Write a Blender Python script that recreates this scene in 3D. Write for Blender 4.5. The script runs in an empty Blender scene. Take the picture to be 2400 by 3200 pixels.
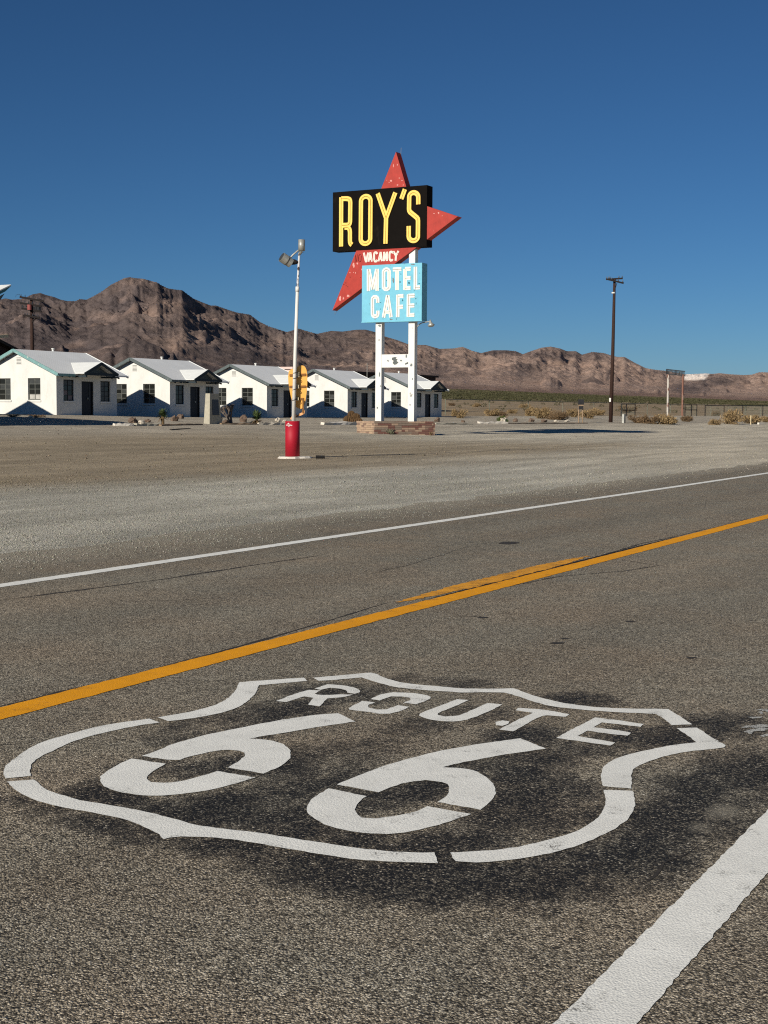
import bpy, math, random
import numpy as np
from mathutils import Vector, Matrix

# ------------------------------------------------------------------ camera
# World frame: X runs along the road, Y across it (away from the camera), Z up. Metres.
SC = bpy.context.scene
FPX, CAM_H, ROLL = 4450.0, 1.42, 0.0061
PITCH = math.atan(317.9 / FPX)
PSI = math.atan(2434 * math.cos(PITCH) / FPX)
FH = np.array([math.cos(PSI), math.sin(PSI), 0.0])
RH = np.array([math.sin(PSI), -math.cos(PSI), 0.0])
ZZ = np.array([0.0, 0.0, 1.0])
FW = FH * math.cos(PITCH) - ZZ * math.sin(PITCH)
U0 = ZZ * math.cos(PITCH) + FH * math.sin(PITCH)
RT = RH * math.cos(ROLL) + U0 * math.sin(ROLL)
UP = U0 * math.cos(ROLL) - RH * math.sin(ROLL)
CAM = np.array([0.0, 0.0, CAM_H])
cam_data = bpy.data.cameras.new('camera')
cam_data.sensor_fit = 'HORIZONTAL'
cam_data.sensor_width = 36.0
cam_data.lens = 36.0 * FPX / 2400.0
cam_data.clip_start = 0.1
cam_data.clip_end = 40000.0
cam = bpy.data.objects.new('camera', cam_data)
SC.collection.objects.link(cam)
cam.matrix_world = Matrix(((RT[0], UP[0], -FW[0], CAM[0]), (RT[1], UP[1], -FW[1], CAM[1]),
                           (RT[2], UP[2], -FW[2], CAM[2]), (0, 0, 0, 1)))
SC.camera = cam

# ------------------------------------------------------------------ sky and sun
SUN_ELEV = math.radians(25.0)
SUN_TRAVEL = np.array([math.cos(math.radians(-7.5)), math.sin(math.radians(-7.5)), 0.0])  # light travels along the road
TAN_E = math.tan(SUN_ELEV)
world = bpy.data.worlds.new('World')
SC.world = world
world.use_nodes = True
wn = world.node_tree.nodes
sky = wn.new('ShaderNodeTexSky')
sky.sky_type = 'NISHITA'
sky.sun_disc = False
sky.sun_elevation = SUN_ELEV
to_sun = -SUN_TRAVEL
sky.sun_rotation = math.atan2(to_sun[0], to_sun[1])
sky.altitude = 200.0
sky.air_density = 0.78
sky.dust_density = 0.1
sky.ozone_density = 8.5
wn['Background'].inputs['Strength'].default_value = 0.056
dim = wn.new('ShaderNodeVectorMath')          # the clear dry air of the photograph: a deeper zenith over a pale horizon
dim.operation = 'SCALE'
dim.inputs['Scale'].default_value = 0.66
gam = wn.new('ShaderNodeGamma')
gam.inputs['Gamma'].default_value = 1.2
world.node_tree.links.new(sky.outputs[0], dim.inputs[0])
world.node_tree.links.new(dim.outputs[0], gam.inputs['Color'])
hsv = wn.new('ShaderNodeHueSaturation')
hsv.inputs['Hue'].default_value = 0.4915
hsv.inputs['Saturation'].default_value = 0.99
world.node_tree.links.new(gam.outputs[0], hsv.inputs['Color'])
world.node_tree.links.new(hsv.outputs[0], wn['Background'].inputs['Color'])
sun_data = bpy.data.lights.new('sun', 'SUN')
sun_data.energy = 4.7
sun_data.angle = math.radians(0.53)
sun_data.color = (1.0, 0.93, 0.82)
sun = bpy.data.objects.new('sun', sun_data)
SC.collection.objects.link(sun)
sd = Vector((SUN_TRAVEL[0] * math.cos(SUN_ELEV), SUN_TRAVEL[1] * math.cos(SUN_ELEV), -math.sin(SUN_ELEV)))
sun.rotation_euler = sd.to_track_quat('-Z', 'Y').to_euler()
SC.view_settings.view_transform = 'Standard'
SC.view_settings.look = 'None'
SC.view_settings.exposure = 0.0
SC.view_settings.gamma = 1.0
SC.cycles.diffuse_bounces = 1
SC.cycles.use_denoising = False
SC.cycles.filter_width = 1.15
SC.view_settings.use_curve_mapping = False

rng = np.random.default_rng(66)
random.seed(66)

# ------------------------------------------------------------------ measuring helpers (photo pixel -> place)
def ray(x, y):
    return FW + RT * (x - 1200) / FPX - UP * (y - 1600) / FPX
def on_s(x, y, s):
    d = ray(x, y); return CAM + d * (s / d[0])
def on_n(x, y, n):
    d = ray(x, y); return CAM + d * (n / d[1])
def on_z(x, y, z=0.0):
    d = ray(x, y); return CAM + d * ((z - CAM_H) / d[2])
def at_depth(x, y, dep):
    return CAM + ray(x, y) * dep
def project(p):
    v = np.asarray(p, float) - CAM
    d = v @ FW
    return 1200 + FPX * (v @ RT) / d, 1600 - FPX * (v @ UP) / d

# ------------------------------------------------------------------ noise
def _hash(ix, iy, seed):
    h = (ix * 374761393 + iy * 668265263 + seed * 974634541) & 0xFFFFFFFF
    h = ((h ^ (h >> 13)) * 1274126177) & 0xFFFFFFFF
    return (h ^ (h >> 16)) & 0xFFFFFFFF
def perlin(x, y, seed=0):
    x = np.asarray(x, float); y = np.asarray(y, float)
    x0 = np.floor(x).astype(np.int64); y0 = np.floor(y).astype(np.int64)
    fx = x - x0; fy = y - y0
    def g(ix, iy, dx, dy):
        a = _hash(ix, iy, seed) / 4294967296.0 * 2 * math.pi
        return np.cos(a) * dx + np.sin(a) * dy
    u = fx * fx * fx * (fx * (fx * 6 - 15) + 10); v = fy * fy * fy * (fy * (fy * 6 - 15) + 10)
    a = g(x0, y0, fx, fy) * (1 - u) + g(x0 + 1, y0, fx - 1, fy) * u
    b = g(x0, y0 + 1, fx, fy - 1) * (1 - u) + g(x0 + 1, y0 + 1, fx - 1, fy - 1) * u
    return (a * (1 - v) + b * v) * 1.41
def fbm(x, y, octaves=4, seed=0, gain=0.5):
    t = 0; a = 1.0; s = 0
    for k in range(octaves):
        t = t + a * perlin(x * 2 ** k + 17.3 * k, y * 2 ** k - 9.1 * k, seed + k); s += a; a *= gain
    return t / s
def ridged(x, y, octaves=5, seed=0, gain=0.55):
    t = 0; a = 1.0; s = 0; w = 1.0
    for k in range(octaves):
        n = (1 - np.abs(perlin(x * 2.05 ** k + 5.7 * k, y * 2.05 ** k + 3.3 * k, seed + k))) ** 2
        t = t + a * n * w; w = np.clip(n * 1.6, 0, 1); s += a; a *= gain
    return t / s
def sstep(a, b, x):
    t = np.clip((np.asarray(x, float) - a) / (b - a), 0, 1); return t * t * (3 - 2 * t)

# ------------------------------------------------------------------ terrain height
def ground_z(s, n):
    s = np.asarray(s, float); n = np.asarray(n, float)
    z = np.interp(n, [-50, 8.0, 9.3, 10.4, 28, 33, 38, 45, 52, 57, 66, 80, 110], [-.03, -.03, -.012, .012, .0, .05, .2, .44, .7, .85, .9, 1.2, 2.3])
    z = np.where(n > 110, 2.3 + .036 * (n - 110), z)
    pad = np.interp(s, [50, 62, 76, 88, 99, 117, 140], [.2, .2, .05, -.02, -.05, .0, 0]) * sstep(42, 57, n) * (1 - sstep(80, 110, n))
    z = z + pad
    lot = sstep(8.6, 10.5, n)
    z = z + lot * (.014 * fbm(s * .8, n * .8, 3, 11) + .03 * sstep(14, 20, n) * fbm(s * .16, n * .2, 2, 12))
    far = sstep(75, 140, n)
    z = z + far * (.5 * fbm(s * .02, n * .02, 4, 13) + .004 * (n - 75) * fbm(s * .004, n * .004, 3, 14))
    return z
_gt = np.exp(np.linspace(math.log(3), math.log(3000), 900))
def gpx(x, y):
    d = ray(x, y)
    def first(t):
        P = CAM[None] + d[None] * t[:, None]; b = P[:, 2] < ground_z(P[:, 0], P[:, 1]); i = int(np.argmax(b)) if b.any() else len(t) - 1
        return t[max(i - 1, 0)], t[i]
    a, b = first(_gt); a, b = first(np.linspace(a, b, 24)); return CAM + d * b

# ------------------------------------------------------------------ materials
def srgb(r, g, b):
    f = lambda c: ((c / 255 + .055) / 1.055) ** 2.4 if c > 10 else c / 255 / 12.92
    return (f(r), f(g), f(b), 1)
class NT:
    def __init__(s, name):
        s.m = bpy.data.materials.new(name); s.m.use_nodes = True
        s.t = s.m.node_tree; s.n = s.t.nodes; s.b = s.n['Principled BSDF']
        s.co = s.n.new('ShaderNodeTexCoord').outputs['Object']
    def link(s, a, b): s.t.links.new(a, b)
    def noise(s, scale, detail=3, rough=.55, vec=None, out='Fac'):
        n = s.n.new('ShaderNodeTexNoise'); n.inputs['Scale'].default_value = scale
        n.inputs['Detail'].default_value = detail; n.inputs['Roughness'].default_value = rough
        s.link(vec or s.co, n.inputs['Vector']); return n.outputs[out]
    def voro(s, scale, vec=None, feature='F1'):
        n = s.n.new('ShaderNodeTexVoronoi'); n.inputs['Scale'].default_value = scale; n.feature = feature
        s.link(vec or s.co, n.inputs['Vector']); return n
    def ramp(s, fac, stops, interp='LINEAR'):
        n = s.n.new('ShaderNodeValToRGB'); e = n.color_ramp.elements; n.color_ramp.interpolation = interp
        while len(e) < len(stops): e.new(.5)
        for k, (p, c) in enumerate(stops):
            e[k].position = p; e[k].color = c if hasattr(c, '__len__') else (c, c, c, 1)
        s.link(fac, n.inputs[0]); return n.outputs[0]
    def mix(s, fac, a, b, mode='MIX'):
        n = s.n.new('ShaderNodeMix'); n.data_type = 'RGBA'; n.blend_type = mode
        for sock, v in ((n.inputs[0], fac), (n.inputs[6], a), (n.inputs[7], b)):
            if hasattr(v, 'is_linked'): s.link(v, sock)
            else: sock.default_value = v
        return n.outputs[2]
    def math(s, op, a, b=0.0):
        n = s.n.new('ShaderNodeMath'); n.operation = op
        for sock, v in ((n.inputs[0], a), (n.inputs[1], b)):
            if hasattr(v, 'is_linked'): s.link(v, sock)
            else: sock.default_value = v
        return n.outputs[0]
    def attr(s, name, out='Fac'):
        n = s.n.new('ShaderNodeAttribute'); n.attribute_name = name; return n.outputs[out]
    def mapping(s, scale, rot=(0, 0, 0)):
        n = s.n.new('ShaderNodeMapping'); n.inputs['Scale'].default_value = scale; n.inputs['Rotation'].default_value = rot
        s.link(s.co, n.inputs[0]); return n.outputs[0]
    def bump(s, h, strength, dist, normal=None):
        n = s.n.new('ShaderNodeBump'); n.inputs['Strength'].default_value = strength; n.inputs['Distance'].default_value = dist
        s.link(h, n.inputs['Height'])
        if normal: s.link(normal, n.inputs['Normal'])
        return n.outputs[0]
    def done(s, color, rough=.85, normal=None, spec=.3, metal=0.0):
        if hasattr(color, 'is_linked'): s.link(color, s.b.inputs['Base Color'])
        else: s.b.inputs['Base Color'].default_value = color
        s.b.inputs['Roughness'].default_value = rough
        s.b.inputs['Specular IOR Level'].default_value = spec
        s.b.inputs['Metallic'].default_value = metal
        if normal: s.link(normal, s.b.inputs['Normal'])
        return s.m
def scaled(c, k): return (c[0] * k, c[1] * k, c[2] * k, 1)
def plain(name, c, rough=.8, var=.18, scale=6.0, bump=.0, spec=.3, metal=0.0, bscale=40.0):
    t = NT(name)
    col = t.ramp(t.noise(scale, 5, .6), [(.3, scaled(c, 1 - var)), (.7, scaled(c, 1 + var * .6))])
    nrm = t.bump(t.noise(bscale, 4), bump, .01) if bump else None
    return t.done(col, rough, nrm, spec, metal)
def peeling(name, c, under, lo, hi, scale, rough=.6, stretch=(1, 1, 1), var=.12, grime=.5, spec=.3):
    t = NT(name)
    base = t.ramp(t.noise(3.0, 5, .6), [(.3, scaled(c, 1 - var)), (.7, scaled(c, 1 + var))])
    base = t.mix(t.ramp(t.noise(9.0, 6, .7, t.mapping((1.5, 1.5, .25))), [(.52, 0), (.8, grime)]), base, scaled(c, .6))
    fac = t.ramp(t.noise(scale, 6, .62, t.mapping(stretch)), [(lo, 0), (hi, 1)])
    col = t.mix(fac, base, under)
    return t.done(col, rough, t.bump(fac, .3, .01), spec)
M = {}
def asphalt():
    t = NT('asphalt')
    v1 = t.voro(140); v2 = t.voro(300); v3 = t.voro(45)
    g1 = t.ramp(v1.outputs['Color'], [(.0, srgb(30, 28, 24)), (.18, srgb(88, 82, 70)), (.45, srgb(150, 141, 123)), (.75, srgb(196, 186, 164)), (.93, srgb(226, 217, 196)), (1, srgb(250, 244, 228))])
    col = t.mix(1.0, g1, t.ramp(v2.outputs['Color'], [(.1, .6), (.5, 1.0), (1, 1.3)]), 'MULTIPLY')
    gap = t.ramp(v1.outputs['Distance'], [(.4, 1.08), (.78, .22)])
    col = t.mix(.85, col, gap, 'MULTIPLY')
    col = t.mix(1.0, col, t.ramp(v3.outputs['Color'], [(.0, .87), (.5, 1.0), (1, 1.13)]), 'MULTIPLY')
    col = t.mix(1.0, col, t.ramp(t.noise(21, 4, .75), [(.3, .88), (.7, 1.12)]), 'MULTIPLY')
    col = t.mix(1.0, col, t.ramp(t.noise(.9, 4, .6), [(.38, (1, 1, 1, 1)), (.7, (1.07, .98, .92, 1))]), 'MULTIPLY')
    col = t.mix(1.0, col, t.ramp(t.noise(1.0, 5, .65, t.mapping((.1, .8, 1))), [(.3, .86), (.7, 1.12)]), 'MULTIPLY')
    col = t.mix(1.0, col, t.ramp(t.noise(4.0, 5, .7), [(.3, .88), (.7, 1.1)]), 'MULTIPLY')
    col = t.mix(1.0, col, t.attr('wheel', 'Color'), 'MULTIPLY')
    st = t.attr('stain')
    n_a = t.math('MULTIPLY', t.math('SUBTRACT', t.noise(2.4, 8, .7, t.mapping((1.0, 1.8, 1))), .5), 2.6)
    n_b = t.math('MULTIPLY', t.math('SUBTRACT', t.noise(14.0, 6, .75), .5), 1.5)
    nz = t.math('ADD', t.math('ADD', n_a, n_b), 1.0)
    stf = t.ramp(t.math('MULTIPLY', st, nz), [(.4, 0), (.52, .5), (.9, .93)])
    chip = t.ramp(v1.outputs['Color'], [(.5, 1), (.8, .72), (1.0, .3)])
    col = t.mix(t.math('MULTIPLY', stf, chip), col, srgb(17, 18, 22))
    dust = t.attr('dust')
    df = t.ramp(t.math('ADD', dust, t.math('MULTIPLY', t.noise(3.2, 5, .7), .5)), [(.42, 0), (1.0, .75)])
    col = t.mix(df, col, srgb(176, 168, 150))
    h = t.math('ADD', t.math('MULTIPLY', v1.outputs['Distance'], -1.0), t.math('MULTIPLY', v2.outputs['Distance'], -.4))
    return t.done(col, .85, t.bump(h, .9, .006), .25)
def road_paint(name, c, worn):
    t = NT(name)
    v1 = t.voro(140); v2 = t.voro(300)
    base = t.ramp(t.noise(4.0, 6, .65), [(.3, scaled(c, .9)), (.7, scaled(c, 1.06))])
    base = t.mix(1.0, base, t.ramp(v2.outputs['Color'], [(0, .9), (1, 1.06)]), 'MULTIPLY')
    base = t.mix(t.ramp(t.noise(22, 4, .7, t.mapping((1, 2.2, 1))), [(.55, 0), (.78, .3)]), base, scaled(c, .66))
    spk = t.math('MULTIPLY', t.ramp(v1.outputs['Distance'], [(.5, 0), (.68, 1)]), t.ramp(t.noise(5.5, 5, .72), [(worn, 0), (worn + .14, 1)]))
    col = t.mix(spk, base, srgb(70, 66, 60))
    dirt = t.ramp(t.noise(1.3, 6, .7, t.mapping((.5, 1.6, 1))), [(.48, 0), (.8, .2)])
    col = t.mix(dirt, col, scaled(c, .55))
    h = t.math('ADD', t.math('MULTIPLY', v1.outputs['Distance'], -1.0), t.math('MULTIPLY', t.noise(60, 4, .7), 1.2))
    return t.done(col, .8, t.bump(h, .3, .005), .2)
def soil():
    t = NT('gravel_and_dirt')
    v1 = t.voro(42); v2 = t.voro(95)
    base = t.attr('soil', 'Color')
    spk = t.ramp(v2.outputs['Color'], [(0, .62), (.5, 1.0), (1, 1.42)])
    col = t.mix(1.0, base, spk, 'MULTIPLY')
    col = t.mix(1.0, col, t.ramp(v1.outputs['Color'], [(0, .76), (.5, 1.0), (1, 1.26)]), 'MULTIPLY')
    col = t.mix(1.0, col, t.ramp(t.noise(.35, 6, .65, t.mapping((.5, 1.0, 1))), [(.3, .8), (.7, 1.16)]), 'MULTIPLY')
    col = t.mix(1.0, col, t.ramp(t.noise(2.5, 5, .7), [(.3, .86), (.7, 1.12)]), 'MULTIPLY')
    h = t.math('ADD', t.math('MULTIPLY', v1.outputs['Distance'], -1.0), t.math('MULTIPLY', t.noise(9, 5, .7), 1.5))
    return t.done(col, .95, t.bump(h, .65, .016), .1)
def rock_terrain():
    t = NT('mountain_rock')
    base = t.attr('rock', 'Color')
    col = t.mix(1.0, base, t.ramp(t.noise(.035, 9, .74), [(.34, .68), (.66, 1.28)]), 'MULTIPLY')
    col = t.mix(1.0, col, t.ramp(t.noise(.006, 5, .65, out='Color'), [(.3, (.95, .97, 1.02, 1)), (.7, (1.07, 1.0, .95, 1))]), 'MULTIPLY')
    nrm = t.bump(t.noise(.07, 9, .78), .9, 9.0)
    return t.done(col, .95, nrm, .05)
M['asphalt'] = asphalt()
M['paint_white'] = road_paint('white_road_paint', srgb(250, 249, 240), .56)
M['paint_white_line'] = road_paint('white_line_paint', srgb(250, 249, 240), .55)
M['paint_yellow'] = road_paint('yellow_road_paint', srgb(250, 170, 28), .55)
M['paint_yellow_worn'] = road_paint('worn_yellow_road_paint', srgb(240, 168, 54), .45)
M['paint_black'] = plain('black_road_paint', srgb(30, 28, 26), .8, .3, 40, .5, .3, 0, 120)
M['tar'] = plain('crack_tar', srgb(64, 59, 53), .8, .35, 30, .4)
M['paint_smear'] = road_paint('smeared_white_paint', srgb(205, 205, 198), .36)
M['soil'] = soil()
M['rock'] = rock_terrain()
def stone_mat():
    t = NT('gravel_stone'); a = t.attr('tint', 'Color')
    return t.done(t.mix(1.0, a, t.ramp(t.noise(60, 3), [(.3, .8), (.7, 1.15)]), 'MULTIPLY'), .9, None, .15)
M['stone'] = stone_mat()
def stucco():
    t = NT('white_stucco'); c = srgb(233, 232, 225)
    col = t.ramp(t.noise(1.1, 6, .65), [(.32, scaled(c, .88)), (.6, scaled(c, 1.0))])
    col = t.mix(t.ramp(t.noise(2.2, 6, .7, t.mapping((2.2, 2.2, .45))), [(.55, 0), (.78, .4)]), col, srgb(186, 181, 165))
    return t.done(col, .9, t.bump(t.noise(35, 5, .7), .35, .02), .2)
M['stucco'] = stucco()
def roofing(name, c):
    t = NT(name)
    w = t.n.new('ShaderNodeTexWave'); w.inputs['Scale'].default_value = 1.6; w.bands_direction = 'X'
    w.inputs['Distortion'].default_value = 0.0; t.link(t.co, w.inputs[0])
    seam = t.ramp(w.outputs['Fac'], [(0, .88), (.12, 1.0), (1, 1.0)])
    col = t.ramp(t.noise(.9, 6, .7), [(.3, scaled(c, .93)), (.7, scaled(c, 1.02))])
    col = t.mix(1.0, col, seam, 'MULTIPLY')
    return t.done(col, .7, t.bump(w.outputs['Fac'], .25, .02), .3)
M['roof'] = roofing('pale_roof_sheet', srgb(246, 247, 244))
M['roof_white'] = plain('white_roof_sheet', srgb(232, 234, 230), .7, .07, 2.0)
M['teal'] = peeling('teal_trim_paint', srgb(124, 164, 162), srgb(196, 200, 190), .6, .68, 5.0)
M['slate'] = peeling('grey_green_trim_paint', srgb(92, 102, 102), srgb(150, 150, 140), .62, .7, 6.0)
M['dark_teal'] = plain('dark_teal_timber', srgb(44, 56, 62), .7, .2, 8)
M['office_teal'] = plain('office_teal_paint', srgb(52, 104, 112), .6, .15, 5)
M['dark_wood'] = plain('dark_timber', srgb(52, 46, 42), .85, .25, 8)
M['frame'] = plain('grey_window_frame', srgb(104, 106, 100), .6, .2, 10)
M['frame_dark'] = plain('dark_window_frame', srgb(38, 40, 42), .6, .2, 10)
def glass(name, c, rough=.12, spec=.5): return plain(name, c, rough, .3, 3.0, 0, spec)
M['glass'] = glass('dusty_dark_glass', srgb(36, 37, 34))
M['glass_pale'] = glass('papered_pane', srgb(188, 186, 178), .6, .3)
M['glass_grey'] = glass('dusty_grey_pane', srgb(72, 74, 72), .3, .4)
M['glass_pink'] = glass('pinkish_papered_pane', srgb(128, 116, 116), .5, .3)
M['door'] = plain('dark_door_paint', srgb(24, 26, 34), .5, .3, 4)
M['pipe_white'] = plain('white_metal', srgb(222, 222, 216), .5, .1, 6)
M['sign_black'] = peeling('black_sign_paint', srgb(21, 18, 16), srgb(38, 33, 29), .6, .82, 2.2, .8, (1, 1, .5), .12, .5, .06)
M['sign_red'] = peeling('red_sign_paint', srgb(172, 56, 46), srgb(208, 130, 118), .73, .75, 2.6, .6, (1, 1.6, .8))
M['sign_blue'] = peeling('blue_sign_paint', srgb(118, 190, 212), srgb(92, 128, 138), .68, .72, 3.6, .55, (1, 2.6, 1.4), .08, .25)
M['letter_yellow'] = peeling('yellow_letter_paint', srgb(250, 212, 106), srgb(178, 132, 48), .68, .74, 5.0, .5, (1, 1, 1), .06, .3)
M['letter_side'] = plain('letter_return', srgb(104, 80, 18), .6, .25, 5)
M['letter_white'] = peeling('white_letter_paint', srgb(240, 238, 226), srgb(196, 186, 168), .66, .72, 6.0, .6, (1, 1, 1), .05, .3)
M['letter_white_worn'] = peeling('worn_white_letter_paint', srgb(238, 226, 214), srgb(200, 96, 84), .6, .64, 9.0, .6, (1, 1, 1), .05, .2)
M['tube'] = plain('dead_neon_tube', srgb(158, 152, 138), .35, .35, 14)
M['tube_amber'] = plain('amber_neon_tube', srgb(186, 138, 40), .35, .4, 10)
M['tube_dark'] = plain('dark_neon_tube', srgb(96, 40, 36), .4, .3, 10)
M['post_white'] = peeling('white_post_paint', srgb(232, 231, 224), srgb(150, 148, 140), .645, .68, 2.4, .7, (1, 1, .8), .05, .35)
M['grey_patch'] = plain('bare_grey_board', srgb(98, 104, 102), .8, .2, 14)
M['galv'] = plain('galvanised_metal', srgb(172, 172, 164), .45, .2, 9, 0, .5, .35)
M['pole_paint'] = peeling('chipped_white_pole_paint', srgb(226, 224, 216), srgb(96, 72, 58), .66, .7, 9.0, .6, (1, 1, .5), .05, .4)
M['pole_paint_worn'] = peeling('flaking_pole_paint', srgb(206, 206, 206), srgb(72, 58, 50), .5, .56, 7.0, .6, (1, 1, .6), .08, .4)
M['red_pipe'] = plain('red_pipe_paint', srgb(172, 20, 42), .6, .1, 3.0, 0, .4)
M['orange'] = plain('orange_board_paint', srgb(255, 188, 94), .6, .06, 2.0)
M['flesh'] = plain('pale_orange_paint', srgb(240, 178, 120), .6, .08, 3.0)
M['brace'] = plain('brown_timber_brace', srgb(146, 100, 52), .8, .2, 12)
M['cream'] = plain('cream_timber', srgb(232, 212, 170), .7, .1, 8)
M['concrete'] = plain('weathered_concrete', srgb(178, 172, 154), .9, .16, 5, .5)
M['concrete_white'] = plain('whitewashed_concrete', srgb(222, 214, 200), .9, .12, 6, .5)
M['plaque'] = plain('dark_plaque', srgb(70, 74, 80), .5, .2, 6)
M['utility'] = plain('creosoted_pole', srgb(60, 42, 35), .85, .3, 7, .4)
M['utility_dark'] = plain('dark_crossarm', srgb(40, 34, 32), .85, .25, 7)
M['insulator'] = plain('grey_insulator', srgb(62, 66, 70), .35, .2, 9)
M['transformer'] = plain('dark_transformer', srgb(44, 44, 46), .5, .2, 5)
M['transformer_red'] = plain('rusty_red_can', srgb(150, 82, 76), .6, .2, 5)
M['rust_dark'] = peeling('rusted_brown_post', srgb(128, 92, 78), srgb(176, 160, 146), .58, .64, 2.0, .8, (1, 1, .3), .08)
M['rust'] = peeling('rusting_white_post', srgb(190, 184, 174), srgb(122, 76, 58), .5, .56, 2.0, .8, (1, 1, .3), .08)
M['fence'] = plain('fence_pipe', srgb(122, 124, 108), .6, .2, 6)
M['fence_dark'] = plain('dark_gate_pipe', srgb(44, 42, 40), .7, .2, 6)
M['pink_wall'] = plain('pale_pink_wall', srgb(224, 196, 186), .85, .08, .5)
M['dark_wall'] = plain('dark_brown_wall', srgb(62, 50, 46), .85, .2, .5)
M['dry'] = plain('dry_straw_shrub', srgb(158, 134, 96), .9, .3, 3)
M['dry_dark'] = plain('dry_brown_twigs', srgb(124, 102, 76), .9, .3, 3)
M['olive'] = plain('creosote_leaf', srgb(78, 77, 52), .9, .3, .5)
M['green'] = plain('green_leaf', srgb(84, 102, 46), .8, .3, 4)
M['yucca'] = plain('yucca_leaf', srgb(82, 98, 58), .7, .3, 4)
M['pale_leaf'] = plain('pale_grey_leaf', srgb(150, 152, 122), .8, .2, 4)
M['thatch'] = plain('dead_leaf_thatch', srgb(112, 92, 64), .9, .3, 5)
M['cactus'] = plain('brown_cactus_skin', srgb(96, 74, 50), .9, .45, 30, .8, .2, 0, 60)
M['dead_stem'] = plain('grey_dead_stem', srgb(104, 94, 86), .9, .3, 10)
M['rock_brown'] = plain('brown_landscape_rock', srgb(116, 98, 84), .9, .3, 4, .5)
M['rock_pale'] = plain('pale_landscape_rock', srgb(206, 196, 178), .9, .2, 4, .5)
M['rubber'] = plain('black_rubbish', srgb(26, 24, 24), .8, .3, 6)
M['wood_log'] = plain('weathered_kerb_timber', srgb(150, 128, 104), .9, .3, 5, .4)
M['mortar'] = plain('mortar', srgb(150, 138, 116), .95, .15, 12, .4)
for nm, c in (('brick_tan', (172, 146, 124)), ('brick_red', (124, 88, 78)), ('brick_grey', (138, 122, 108)), ('brick_pink', (140, 115, 100)), ('brick_cream', (182, 156, 130))):
    M[nm] = plain(nm + '_block', srgb(*c), .95, .14, 9, .5)

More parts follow.
